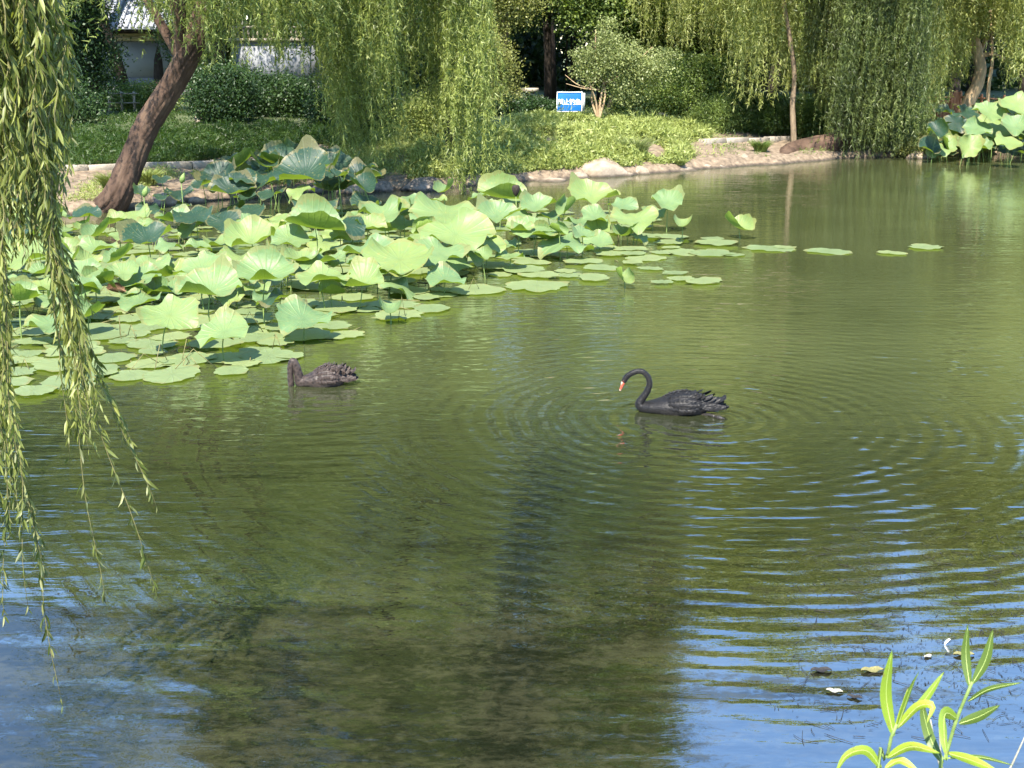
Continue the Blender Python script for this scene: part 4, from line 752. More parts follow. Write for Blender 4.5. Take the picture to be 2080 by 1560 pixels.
# right bed
rg = 'leaves of the right lotus bed'
rman = [(1968, 298, 66, .55, 'cupped', LG, 60, 0, 'bowl shaped mint lotus leaf low at the front of the right bed'), (1905, 265, 60, 1.0, 'fold', DG, 50, -20, 'dark folded lotus leaf at the left end of the right bed'),
 (1942, 250, 64, 1.1, 'droop', DG, 40, 0, 'dark lotus leaf beneath the leaning pale trunk'), (1985, 262, 70, 1.0, 'open', LG, 40, 0, 'mint lotus leaf in the middle of the right bed'), (2020, 262, 96, .95, 'open', LG, 36, 0, 'widest mint lotus leaf of the right bed'),
 (1918, 225, 50, 1.4, 'open', DG, 20, 0, 'blue green lotus leaf before the orange fence'), (2010, 228, 84, 1.5, 'open', LG, 34, 10, 'pale lotus leaf at the top of the right bed'), (2065, 215, 90, 1.7, 'open', LG, 36, 0, 'tallest pale lotus leaf at the right edge'),
 (1965, 232, 80, 1.35, 'droop', DG, 20, 20, 'dark green lotus leaf right of the leaning pale trunk'), (2065, 258, 84, 1.1, 'cupped', LG, 34, -20, 'cupped pale lotus leaf at the right edge of the photo'), (1900, 300, 60, .4, 'fold', DG, 40, 0, 'dark lotus leaf with a jagged fold over the shore rock'),
 (2050, 292, 80, .7, 'open', LG, 20, 20, 'yellow green lotus leaf low at the right edge'), (1955, 318, 14, .3, 'curl', LG, 40, 0, 'narrow rolled lotus leaf among bare stalks')]
for a in rman: lotus(a[0], a[1], a[2] * .78, a[3], a[4], a[5], R(a[6]), R(a[7]), a[8], rg)
for k in range(150):
    px = rng.uniform(1885, 2230); D = rng.uniform(41.5, 47.5); x = atd(px, 300, D)[0]; q = (px - 1880) / 200
    h = rng.uniform(.35, .55 + (D - 41.5) / 6 * (.75 + .5 * min(q, 1))); dk = rng.random() < .45
    lotus(0, 0, rng.uniform(.45, .85), h, random.choice(['open', 'cupped', 'droop', 'fold']), DG if dk else LG, R(rng.uniform(10, 50)), R(rng.uniform(-50, 50)), ('dark' if dk else 'mint') + ' lotus leaf crowded in the right bed', ('dark' if dk else 'mint') + ' crowded leaves of the right bed', base=(x, D, h))
# bare stalks in front of the right bed, pods and buds
for k, (px, py0, py1, lx) in enumerate([(1985, 330, 285, 8), (2012, 329, 290, 1), (2040, 330, 296, 6), (1978, 328, 283, 4), (2056, 326, 300, 7)]):
    b = at(px, py0); e = atd(px + lx, py1, b[1]) - b; m = MB(); m.tube(spline([(0, 0, -.1), e * .5 + np.array([.02, 0, 0]), e], 8), .011, 6)
    o = obj('lotus_stalk', m.mesh('stalk', True), m_green, loc=tuple(b)); tag(o, ['bare stalk leaning right below the bowl shaped leaf', 'straight bare stalk in the middle of the right bed front', 'bare stalk leaning over at the right bed front', 'thin bare stalk beside the narrow rolled leaf', 'short bare stalk nearest the right edge'][k], 'lotus stalk', 'bare stalks before the right bed')
for px, py, h, hd, lb, mt in [(1048, 398, .75, 1, 'dark brown lotus seed pod on a straight stalk at the back', m_barkd), (368, 372, .9, 0, 'pointed green lotus bud over the kerb weeds', m_green), (292, 400, .8, 0, 'plump green lotus bud right of the trunk base', m_green)]:
    c = at(px, py, h); t = thing('lotus_pod' if hd else 'lotus_bud', lb, 'lotus pod' if hd else 'lotus bud', (c[0], c[1], 0)); m = MB()
    m.tube([(0, 0, -.1), (.01, 0, h * .5), (0, 0, h)], .008, 6); obj('stalk', m.mesh('stalk', True), m_green, t); m = MB()
    z = np.linspace(0, .2, 9); m.tube([(.35 * q * (not hd), 0, h + q) for q in z], [.02, .035, .05, .06, .07, .075, .075, .07, .05] if hd else [.015, .035, .05, .055, .052, .045, .032, .018, .003], 12); obj('head', m.mesh('head', True), mt, t)
c = at(235, 592, .25); o = obj('dried_lotus_leaf', lotus_mesh(77, .3, .2, 1.9), m_dry, loc=tuple(c), rot=(R(25), .3, .4), scale=(.14, .12, .10)); tag(o, 'brown dried lotus leaf curled among the pale ones', 'dead leaf')

# floating pads
ppoly = [(-60, 470), (150, 455), (420, 440), (650, 430), (860, 425), (1000, 420), (1200, 430), (1340, 450), (1400, 478), (1480, 493), (1440, 520), (1330, 530), (1400, 545), (1300, 552), (1180, 560), (1020, 575), (900, 605), (860, 640), (780, 665), (640, 700), (520, 740), (420, 760), (230, 770), (120, 790), (-60, 800)]
pads = [(1565, 506, 100, 'wide pad at the left of the row strung over open water'), (1490, 519, 46, 'small pad just below the tip of the bed'), (1683, 512, 88, 'large lone round pad in open water'), (1812, 515, 60, 'pad with a turned up left edge in open water'), (1878, 503, 72, 'rightmost lone pad in open water'),
 (1090, 583, 138, 'largest smooth pad on the right front of the bed'), (965, 591, 128, 'wide pad half shaded beside the largest smooth pad'), (350, 764, 140, 'big pad foremost at the left edge of the swan water'), (470, 756, 88, 'ragged pad next to the foremost big one'), (545, 728, 130, 'dark green pad by the head of the left swan'),
 (590, 726, 66, 'torn sunlit pad touching the neck of the left swan'), (875, 630, 82, 'round pad with a raised rim at the front edge'), (865, 607, 60, 'pad tucked behind the raised rim one'), (1430, 574, 90, 'long pad at the tip of the small outer group'), (1385, 570, 60, 'pad in the small outer group before the bed'), (1370, 558, 56, 'rear pad of the small outer group'), (1345, 577, 46, 'small pad at the left of the outer group'),
 (70, 800, 100, 'pad at the lower left behind the willow tips'), (1185, 492, 90, 'pad below the winged leaf'), (1205, 568, 80, 'pad between the curled leaf and the bed'), (215, 764, 50, 'small pad left of the foremost big one'), (1365, 485, 76, 'pad below the bowl shaped leaf'), (1455, 497, 84, 'pad with a frilled edge near the tip of the bed'), (1590, 503, 50, 'small pad overlapping the wide one in open water')]
placed = []
def pad(p, r, label, group, k):
    t = obj('floating_pad', blade(random.choice(['pad', 'pad', 'padn']), m_pad), None, loc=(p[0], p[1], .012 + .0016 * (k % 23)), rot=(R(rng.normal() * .5), R(rng.normal() * .5), rng.uniform(0, 6.28)), scale=(r, r * rng.uniform(.78, 1), r)); tag(t, label, 'lily pad', group)
for k, (px, py, wd, lb) in enumerate(pads):
    p = at(px, py); r = wd / (F / p[1]) / 2; placed.append((p[0], p[1], r)); pad(p, r, lb, 'floating lotus pads', k)
k = 0; tries = 0
while k < 297 and tries < 14000:
    tries += 1; px = rng.uniform(-60, 1480); py = rng.uniform(425, 800)
    if py < 520 and rng.random() < .35: continue
    if not inpoly(np.array([px]), np.array([py]), ppoly)[0]: continue
    p = at(px, py); r = rng.uniform(.16, .40)
    if any((p[0] - a) ** 2 + (p[1] - b) ** 2 < ((r + c) * .62) ** 2 for a, b, c in placed): continue
    placed.append((p[0], p[1], r)); zone = 'small' if r < .24 else 'large'
    pad(p, r, zone + ' pale pad in the closely packed floating carpet of the left bed', zone + ' pads of the floating carpet', k + 24); k += 1
print('pads', k)
# submerged and broken stems among the pads
m = MB()
for q in range(320):
    px = rng.uniform(-40, 1420); py = rng.uniform(440, 760)
    if not inpoly(np.array([px]), np.array([py]), ppoly)[0]: continue
    p = at(px, py); a = rng.uniform(0, 6.28); L_ = rng.uniform(.1, .5); up = rng.uniform(0, .3) if rng.random() < .5 else .01
    m.tube([p + [0, 0, 0.0], p + [math.cos(a) * L_ * .5, math.sin(a) * L_ * .5, up * 1.0], p + [math.cos(a) * L_, math.sin(a) * L_, .01]], .005, 4)
tag(obj('litter', m.mesh('litter', True), m_twig), kind='stuff')

# ------------------------------------------------------------------ swans
def swanmat(name, lo, hi, sc_=64):
    m, n, out = newmat(name); L = n.links.new; tc = N(n, 'ShaderNodeTexCoord'); v = N(n, 'ShaderNodeTexVoronoi'); v.inputs['Scale'].default_value = sc_; mp = N(n, 'ShaderNodeMapping'); mp.inputs['Scale'].default_value = (.7, 1, 1.2)
    no = N(n, 'ShaderNodeTexNoise'); no.inputs['Scale'].default_value = 18; no.inputs['Detail'].default_value = 6; L(tc.outputs['Object'], no.inputs['Vector'])
    L(tc.outputs['Object'], mp.inputs[0]); L(mp.outputs[0], v.inputs['Vector']); c = ramp(n, M_(n, 'ADD', M_(n, 'MULTIPLY', v.outputs[0], .8), M_(n, 'MULTIPLY', no.outputs[0], .4)), [(.25, lo), (.85, hi)])
    b = N(n, 'ShaderNodeBsdfPrincipled'); b.inputs['Roughness'].default_value = .5; b.inputs['Specular IOR Level'].default_value = .22; L(c, b.inputs['Base Color']); b.inputs['Sheen Weight'].default_value = .03
    bp = N(n, 'ShaderNodeBump'); bp.inputs['Strength'].default_value = .35; bp.inputs['Distance'].default_value = .010; L(M_(n, 'ADD', v.outputs[0], no.outputs[0]), bp.inputs['Height']); L(bp.outputs[0], b.inputs['Normal']); L(b.outputs[0], out.inputs[0]); return m
m_sw1 = swanmat("black_plumage", (.0015, .0015, .0015), (.010, .009, .009)); m_sw2 = swanmat("brown_plumage", (.006, .0045, .004), (.048, .034, .028), 34)
m_red = solid('beak_red', [(.38, .06, .03), (.50, .11, .06)], 20, .35, .1, 40, spec=.5); m_bone = solid('beak_band', [(.50, .34, .26)], 10, .4, .05, 40); m_eye = solid('swan_eye', [(.25, .02, .01)], 10, .1, 0, 10, spec=.8); m_foot = solid('foot_skin', [(.015, .013, .012), (.03, .026, .022)], 20, .5, .4, 60)
def loft(P, ry, rz, k=30, sk=None):
    """sweep an ellipse in the x-z plane path; ry half width across, rz half height in the plane"""
    P = np.asarray(P, float); n = len(P); T = nrm(np.gradient(P, axis=0)); V = []; th = np.arange(k) * 2 * math.pi / k
    for i_ in range(n):
        nn = np.array([-T[i_][2], 0, T[i_][0]]); V.append(P[i_] + np.outer(np.cos(th) * ry[i_], [0, 1, 0]) + np.outer(np.sin(th) * rz[i_], nn))
    V = np.concatenate(V); a = np.arange(n - 1)[:, None] * k; j = np.arange(k)[None]; j2 = (j + 1) % k; q = np.stack([a + j, a + j2, a + k + j2, a + k + j], -1).reshape(-1, 4)
    V = np.concatenate([V, P[:1], P[-1:]]); jj = np.arange(k); t = np.concatenate([np.stack([np.full(k, n * k), (jj + 1) % k, jj], -1), np.stack([np.full(k, n * k + 1), (n - 1) * k + jj, (n - 1) * k + (jj + 1) % k], -1)])
    return V, q, t
def feather(L_, W_, curve, seed):
    n, k = 10, 5; r2 = np.random.default_rng(seed); V = []
    for a in np.linspace(0, 1, n):
        w_ = W_ * (math.sin(min(1, a * 1.35 + .12) * math.pi * .62)) * (1 if a < .88 else (1 - (a - .88) * 4.5))
        for b in np.linspace(-1, 1, k): V.append((a * L_, b * w_ / 2, curve * a * a * L_ - .25 * abs(b) ** 2 * w_ + .002 * r2.normal()))
    V = np.array(V); i_ = np.arange(n - 1)[:, None] * k; j = np.arange(k - 1)[None]; q = np.stack([i_ + j, i_ + j + 1, i_ + k + j + 1, i_ + k + j], -1).reshape(-1, 4); return mesh('feather', V, q, True)
def swan(label, loc, rz, mat, neck, head, S, ruffle, seed, dip=False, foot=True):
    r2 = np.random.default_rng(seed)
    t = thing('swan', label, 'swan', tuple(loc), rz); 
    # one continuous body: tail, back, breast, neck, head
    bodyP = [(.88, 0, .165), (.80, 0, .135), (.70, 0, .10), (.58, 0, .07), (.44, 0, .062), (.30, 0, .058), (.17, 0, .052), (.07, 0, .045)]
    bodyY = [.012, .05, .105, .155, .18, .172, .135, .095]; bodyZ = [.008, .026, .070, .118, .140, .118, .080, .062]
    P = bodyP + neck; ry = bodyY + [q[3] for q in neck]; rz_ = bodyZ + [q[3] for q in neck]; P = np.array([q[:3] for q in P], float)
    A = spline(np.column_stack([P, ry, rz_])[:, :5], 120) if False else None
    d = np.r_[0, np.cumsum(np.linalg.norm(np.diff(P, axis=0), axis=1))]; sp2 = spline(P, 130); dd = np.r_[0, np.cumsum(np.linalg.norm(np.diff(sp2, axis=0), axis=1))]; dd *= d[-1] / dd[-1]
    sm = lambda a: np.interp(dd, d, a)
    ry2, rz2 = sm(ry), sm(rz_); kk = np.ones(7) / 7; ry2[3:-3] = np.convolve(ry2, kk, 'valid'); rz2[3:-3] = np.convolve(rz2, kk, 'valid')
    V, q, tt_ = loft(sp2 * S, ry2 * S, rz2 * S); V = V + nrm(V - V.mean(0)) * (.004 * S * noise(V, 26, 2))[:, None]
    body = obj('body', mesh('swan_body', V, [q, tt_], True), mat, t)
    # folded wings: shells over the flanks
    for s in (-1, 1):
        n_, k_ = 26, 12; W = []
        for a in np.linspace(0, 1, n_):
            x = .20 + .50 * a; prof = math.sin(min(1, .06 + a * 1.02) ** 1.3 * math.pi) ** .6; bot = .03 + .05 * a
            for b in np.linspace(0, 1, k_):
                ang = R(88) - b * R(112 if a < .8 else 100); y = (.197 * prof ** .6) * math.cos(ang) * 1.0; z = .068 + (.155 * prof ** .7) * math.sin(ang)
                W.append((x, s * max(y, .004), max(z, bot)))
        W = np.array(W) * S; W = W + nrm(W) * (.0035 * S * noise(W, 22, 3))[:, None]; i_ = np.arange(n_ - 1)[:, None] * k_; j = np.arange(k_ - 1)[None]; qq = np.stack([i_ + j, i_ + j + 1, i_ + k_ + j + 1, i_ + k_ + j], -1).reshape(-1, 4)
        wing = obj('wing', mesh('wing', W, qq, True), mat, t); sd = wing.modifiers.new('s', 'SOLIDIFY'); sd.thickness = .012 * S; sd.offset = -1
        Wg = W.reshape(n_, k_, 3); cw = Wg.mean((0, 1)) * np.array([1, 0, 1])
        for row in range(1, 10, 2):
            for col in range(2, 22, 2):
                c0 = Wg[col, row]; dx = nrm(Wg[col + 2, row] - Wg[col, row]); dv = Wg[col, row + 1] - Wg[col, row - 1]; nn = nrm(np.cross(dx, dv)) * (1 if np.cross(dx, dv)[1] * s > 0 else -1)
                dx = nrm(dx - nn * -.10 + np.array([0, 0, .06 * r2.normal()])); sdv = nrm(np.cross(nn, dx)); nn2 = np.cross(dx, sdv); o = obj('feather', feather(.085 * S, .040 * S, .02, seed % 7 + (row + col) % 4), mat, wing)
                o.matrix_local = Matrix(((dx[0], sdv[0], nn2[0], c0[0] + nn[0] * .002), (dx[1], sdv[1], nn2[1], c0[1] + nn[1] * .002), (dx[2], sdv[2], nn2[2], c0[2] + nn[2] * .002), (0, 0, 0, 1)))
        for k in range(6):                       # flight feathers, ending behind the back
            f = obj('feather', feather(.25 * S, .060 * S, .10 + .05 * ruffle, seed + k), mat, wing, loc=((.50 + .035 * k) * S, s * (.10 - .008 * k) * S, (.125 - .012 * k) * S), rot=(s * R(-38), R(-16 + 4 * k), s * R(-5 - 3 * k)))
        for k in range(3):
            f = obj('feather', feather(.22 * S, .06 * S, .05, seed + k + 20), mat, wing, loc=((.56 + .05 * k) * S, s * .135 * S, (.085 - .01 * k) * S), rot=(s * R(-62), R(-6), s * R(-8)))
    nr_ = 7 if ruffle < .5 else 34
    for k in range(nr_):                         # curled tertials on the back
        x = r2.uniform(.42, .66) if ruffle < .5 else r2.uniform(.28, .72); y = r2.uniform(-.08, .08) * (1.5 if ruffle > .5 else 1); top = .215 - .9 * (x - .45) ** 2 - 2.2 * y * y
        f = obj('feather', feather((.13 if ruffle < .5 else .10) * S, (.07 if ruffle < .5 else .055) * S, .12 + ruffle * .15, seed + 40 + k), mat, t, loc=(x * S, y * S, (top - .012) * S), rot=(R(-y * 500) + r2.normal() * .2 * ruffle, R(-2 - 9 * r2.random() * (1 + ruffle)), R(y * 200) + r2.normal() * .4 * ruffle))
    for k in range(5):                           # tail fan
        obj('tail_feather', feather(.16 * S, .05 * S, .12, seed + 90 + k), mat, t, loc=(.74 * S, (k - 2) * .016 * S, (.105 + .004 * (k % 2)) * S), rot=(0, R(-20), R((k - 2) * 7)))
    if foot:
        m = MB(); m.tube(spline([(.62, -.08, -.01), (.70, -.14, .012), (.76, -.20, .010)], 8) * S, [.016 * S] * 8, 8); m.tube([np.array(a) * S for a in ((.755, -.195, .01), (.80, -.25, .012), (.85, -.27, .006))], [.014 * S, .024 * S, .008 * S], 8); obj('foot', m.mesh('foot', True), m_foot, t)
    if not dip:
        hc, dr = np.array(head[0]) * S, nrm(np.array(head[1], float)); up = np.array([-dr[2], 0, dr[0]]); up = up if up[2] > 0 else -up
        # beak, pale band, eyes
        def bk(a, b, r0, r1, name, mt, k=14):
            n_ = 9; u = np.linspace(0, 1, n_); Pp = hc + np.outer(a + (b - a) * u, dr) * S; rr = (r0 + (r1 - r0) * u ** .8) * S; V, q_, t_ = loft(Pp, rr * .95, rr, k); obj(name, mesh(name, V, [q_, t_], True), mt, t)
        bk(.022, .105, .0215, .011, 'beak', m_red); bk(.103, .118, .0125, .008, 'beak_tip', m_bone)
        V, q_, t_ = loft(hc + np.outer(np.linspace(.016, .062, 7), dr) * S + up * .011 * S, np.array([.012, .016, .0165, .015, .013, .010, .004]) * S, np.array([.008, .011, .0118, .011, .010, .007, .003]) * S, 12); obj('beak_shield', mesh('beak_shield', V, [q_, t_], True), m_bone, t)
        for s in (-1, 1):
            m = MB(); a = np.linspace(0, math.pi, 8); e = hc + dr * .004 * S + up * .010 * S; m.tube([e + np.array([0, s * .021 * S - .005 * S * math.cos(q) * s, 0]) for q in a], np.maximum(.006 * S * np.sin(a), .0004), 10); obj('eye', m.mesh('eye', True), m_eye, t)
    return t
neckR = [(.012, 0, .055, .058), (-.008, 0, .085, .047), (.016, 0, .13, .040), (.052, 0, .185, .036), (.083, 0, .25, .033), (.090, 0, .315, .031), (.070, 0, .375, .029), (.022, 0, .418, .028), (-.034, 0, .428, .027), (-.085, 0, .410, .027), (-.125, 0, .385, .028), (-.152, 0, .358, .031), (-.168, 0, .330, .029), (-.178, 0, .305, .020)]
swan('black swan gliding left with its neck arched and red beak down', at(1300, 835), R(-4), m_sw1, neckR, ((-.170, 0, .325), (-.36, 0, -.93)), .93, .2, 11)
neckL = [(.03, 0, .05, .058), (.015, 0, .08, .052), (.005, 0, .13, .048), (-.015, 0, .20, .044), (-.05, 0, .262, .038), (-.085, 0, .262, .033), (-.108, 0, .21, .032), (-.114, 0, .12, .031), (-.110, 0, .04, .033), (-.108, 0, -.04, .03), (-.106, 0, -.10, .02)]
neckL = [(a, b, c, d * 1.45) for a, b, c, d in neckL]
swan('brown black swan dipping its head into the water by the pads', at(606, 783), R(8), m_sw2, neckL, None, .82, 1.0, 23, True, False).scale = (.83, .95, 1.14)

# ------------------------------------------------------------------ the near willow hanging in at the left
ND = 6.2
near = thing('willow_tree', 'nearest willow hanging long leafy switches down the left side', 'willow tree', (-7.2, 6.0, gz(-7.2, 6.0)))
nb = np.array([-7.2, 6.0, gz(-7.2, 6.0)])
m = MB(); m.tube(spline([(0, 0, -.2), (.2, 0, 1.2), (.3, 0, 2.4), (.2, -.1, 3.6), (0, -.2, 5)], 60), np.linspace(.42, .2, 60), 28, bark_rough(3)); obj('trunk', m.mesh('trunk', True), m_bark, near)
m = MB()
for e in [(5.4, .3, 3.6), (4.6, 1.0, 4.0), (4.4, -.7, 3.9), (-2, 0, 5), (.5, 2, 5.4), (-.5, -2, 5)]: m.tube(spline([(.25, -.05, 3.0), np.array([.25, -.05, 3.0]) * .5 + np.array(e) * .5 + [0, 0, .5], e], 16), np.linspace(.09, .018, 16), 8)
obj('limb', m.mesh('limb', True), m_bark, near)
SW = []   # (path of photo pixels, distance)
def sw(x0, y0, x1, y1, x2, y2, D, dens=1.0): SW.append(([(x0, y0), (x1, y1), (x2, y2)], D, dens))
for k in range(105):
    a = rng.uniform(0, 1); x0 = -70 + 175 * a; yb = rng.uniform(130, 330) + 80 * math.sin(a * 3.1); sw(x0, -140, x0 + 28, yb * .4, x0 + 48 + rng.normal() * 8, yb, ND + rng.uniform(-.6, .9))
for k in range(60):
    x0 = rng.uniform(-60, 70); yb = rng.uniform(330, 540); sw(x0, -140, x0 + 30, 160, x0 + 62 + rng.normal() * 10, yb, ND + rng.uniform(-.5, .7))
for k in range(22):
    x2 = rng.uniform(140, 225); yb = rng.uniform(620, 960); sw(rng.uniform(20, 60), -140, rng.uniform(75, 105), 380, x2, yb, ND + rng.uniform(-.3, .3), .8)
for k in range(15):
    x2 = rng.uniform(-20, 60); sw(rng.uniform(-40, 5), -140, rng.uniform(-30, 10), 500, x2, rng.uniform(800, 1300), ND + rng.uniform(-.4, .2), .75)
sw(50, -140, 110, 500, 322, 1042, ND, 1); sw(55, -140, 120, 560, 270, 905, ND, .8); sw(45, -140, 115, 620, 216, 1240, ND, .8); sw(60, -140, 125, 600, 325, 1215, ND + .2, .6); sw(-10, -140, 10, 700, 126, 1432, ND - .2, .7); sw(-20, -140, 5, 720, 90, 1170, ND, .7)
LP, LD, LL, LB = [], [], [], []
for pts, D, dens in SW:
    W3 = [atd(x, y, D) for x, y in pts]; W3[0][1] -= .1; path = spline(W3, 26); path[:, 0] += .012 * np.sin(np.arange(26) * .9 + D * 9); path[:, 1] += .02 * np.cos(np.arange(26) * .7 + D * 5)
    mbr = MB(); mbr.tube(path - nb, np.linspace(.0045, .0012, 26), 5); br = obj('branch', mbr.mesh('branch', True), m_twig, near)
    seg = np.linalg.norm(np.diff(path, axis=0), axis=1).sum(); n_ = int(seg * 60 * dens); tq = np.sort(rng.uniform(.02, 1, n_)); ii = tq * 25; i0 = np.minimum(ii.astype(int), 24); fr = (ii - i0)[:, None]
    P = path[i0] * (1 - fr) + path[i0 + 1] * fr; T = nrm(path[i0 + 1] - path[i0]); side = nrm(np.cross(T, rng.normal(size=T.shape))); D_ = nrm(T * .85 + side * rng.uniform(.25, .75, (n_, 1)) + np.array([0, 0, -.25]))
    LP.append(P - nb); LD.append(D_); LL.append(rng.uniform(.048, .095, n_) * (1 - .35 * (tq > .93))); LB += [br] * n_
LP = np.concatenate(LP); LD = np.concatenate(LD); LL = np.concatenate(LL)
LSd = nrm(np.cross(LD, rng.normal(size=LD.shape))); LN = np.cross(LD, LSd)
def near_leaf_geo(P, D, S, Nn, L_):
    """a lance shaped leaf folded along its rib and bent: 8 triangles"""
    W_ = L_ * .088; c = lambda a, b, z: P + D * (L_ * a)[:, None] + S * (W_ * b)[:, None] + Nn * (L_ * z)[:, None]
    v = np.stack([c(0, 0, 0), c(.3, 1, .03), c(.3, 0, .0), c(.3, -1, .03), c(.65, .85, .0), c(.65, 0, -.03), c(.65, -.85, .0), c(1, 0, -.10)], 1)
    f3 = np.array([(0, 2, 1), (0, 3, 2), (4, 5, 7), (5, 6, 7)]); f4 = np.array([(1, 2, 5, 4), (2, 3, 6, 5)]); return v, f3, f4
vis = proj(LP + nb); crowd = np.argsort(-vis[1] + rng.uniform(0, 120, len(LP)) + 4000 * ((vis[0] < 0) | (vis[1] > 1560)))[:300]; msk = np.zeros(len(LP), bool); msk[crowd] = True
v, f3, f4 = near_leaf_geo(LP[~msk], LD[~msk], LSd[~msk], LN[~msk], LL[~msk]); n_ = len(v); b8 = (np.arange(n_) * 8)[:, None, None]
tag(obj('foliage', mesh('foliage', v, [(b8 + f3).reshape(-1, 3), (b8 + f4).reshape(-1, 4)], True), m_near, near), kind='stuff')
one = []
for k in range(6):
    z0 = np.zeros((1, 3)); v, f3, f4 = near_leaf_geo(z0, np.array([[0, 0, -1.0]]), np.array([[1.0, 0, 0]]), np.array([[0, 1.0, 0]]) * (.5 + .3 * k), np.array([1.0])); me = mesh('leaf', v[0], [f3, f4], True)
    me.materials.append(leafmat('single_willow_leaf_%d' % k, [[(.07, .095, .02), (.12, .145, .035), (.19, .20, .07), (.10, .12, .03), (.05, .07, .015), (.24, .25, .11)][k]] * 2, .38)); one.append(me)
for k, ix in enumerate(np.where(msk)[0]):
    D_ = Vector(-LD[ix]); q = D_.to_track_quat('Z', 'Y') @ Matrix.Rotation(rng.uniform(0, 6.28), 4, 'Z').to_quaternion(); L_ = float(LL[ix]); o = obj('leaf', one[k % 6], None, LB[ix], loc=tuple(LP[ix])); o.rotation_euler = q.to_euler(); o.scale = (L_, L_, L_)
# upper crown, outside the picture, which shades the near water
S, Lh, o_, sw__ = dome((-6.9, 6.4), 2.3, 6.4, 4.6, 220, .6, 1.5, 3.9, 24)
Pp, D_, L_, W_ = strand_leaves(S, Lh, o_, sw__, 26, .11, .02); obj('crown', leaf_mesh('crown', Pp - nb, D_, L_, W_), m_willow, near)

# ------------------------------------------------------------------ plant at the lower right
def strapmat():
    m, n, out = newmat('young_shoot_leaf'); L = n.links.new; oi = N(n, 'ShaderNodeObjectInfo'); c = ramp(n, oi.outputs['Random'], [(0, (.17, .26, .03)), (.5, (.28, .38, .035)), (1, (.36, .45, .05))]); b = N(n, 'ShaderNodeBsdfPrincipled'); b.inputs['Roughness'].default_value = .4; tb = N(n, 'ShaderNodeTexCoord'); nb_ = N(n, 'ShaderNodeTexNoise'); nb_.inputs['Scale'].default_value = 70; nb_.inputs['Detail'].default_value = 6; L(tb.outputs['Object'], nb_.inputs['Vector']); bl = ramp(n, nb_.outputs[0], [(.62, (0, 0, 0)), (.68, (1, 1, 1))]); mxb = N(n, 'ShaderNodeMix'); mxb.data_type = 'RGBA'; L(M_(n, 'MULTIPLY', bl, .6), mxb.inputs[0]); L(c, mxb.inputs[6]); mxb.inputs[7].default_value = (.20, .15, .04, 1); L(mxb.outputs[2], b.inputs[0]); t = N(n, 'ShaderNodeBsdfTranslucent'); t.inputs[0].default_value = (.30, .38, .03, 1)
    tc = N(n, 'ShaderNodeTexCoord'); wv = N(n, 'ShaderNodeTexNoise'); mp = N(n, 'ShaderNodeMapping'); mp.inputs['Scale'].default_value = (200, 200, 12); L(tc.outputs['Object'], mp.inputs[0]); L(mp.outputs[0], wv.inputs['Vector']); bp = N(n, 'ShaderNodeBump'); bp.inputs['Distance'].default_value = .0015; bp.inputs['Strength'].default_value = .5; L(wv.outputs[0], bp.inputs['Height']); L(bp.outputs[0], b.inputs['Normal'])
    s = N(n, 'ShaderNodeMixShader'); s.inputs[0].default_value = .4; L(b.outputs[0], s.inputs[1]); L(t.outputs[0], s.inputs[2]); L(s.outputs[0], out.inputs[0]); return m
m_shoot = strapmat(); m_shoot_d = leafmat('older_shoot_leaf', [(.06, .10, .02), (.10, .15, .03)], .35)
m_rib = solid('leaf_rib', [(.34, .42, .12), (.42, .48, .18)], 20, .5, .1, 60)
m_dead = solid('bleached_leaf', [(0.210, 0.200, 0.150), (0.310, 0.300, 0.250)], 20, .6, .2, 60)
def shoot(label, D, stem, leaves, root):
    b = np.array([root[0], root[1], gz(*root)]); t = thing('shoot_plant', label, 'plant', tuple(b), group='young plants on the near bank')
    P = [atd(x, y, D + dz) for x, y, dz in stem]; path = spline([b] + P, 40); m = MB(); m.tube(path - b, np.linspace(.008, .0032, 40), 8); obj('stem', m.mesh('stem', True), m_green, t)
    for pts, wd, dk, turn in leaves:
        Q = spline([atd(x, y, D + dz) for x, y, dz in pts], 16) - b; u = np.linspace(0, 1, 16); ww = wd / (F / D) * np.minimum(1, np.sin(np.clip(u * .97 + .03, 0, 1) ** .8 * math.pi)) ** .8 * .5; T = nrm(np.gradient(Q, axis=0)); Sd = nrm(np.cross(T, np.array([math.sin(turn) , -math.cos(turn), .15]))); Nn = np.cross(T, Sd)
        V = np.stack([Q - Sd * ww[:, None] + Nn * ww[:, None] * .22, Q - Sd * ww[:, None] * .5 + Nn * ww[:, None] * .05, Q, Q + Sd * ww[:, None] * .5 + Nn * ww[:, None] * .05, Q + Sd * ww[:, None] + Nn * ww[:, None] * .22], 1).reshape(-1, 3)
        i_ = np.arange(15)[:, None] * 5; j = np.arange(4)[None]; q = np.stack([i_ + j, i_ + j + 1, i_ + 6 + j, i_ + 5 + j], -1).reshape(-1, 4); lf = obj('leaf', mesh('leaf', V, q, True), m_shoot_d if dk else m_shoot, t)
        mr_ = MB(); mr_.tube((Q - Nn * ww[:, None] * .02)[:15], np.linspace(.0007, .0002, 15), 5); obj('midrib', mr_.mesh('midrib', True), m_rib, lf)
r1 = atd(1770, 1700, 2.25); r2_ = atd(1905, 1700, 2.35)
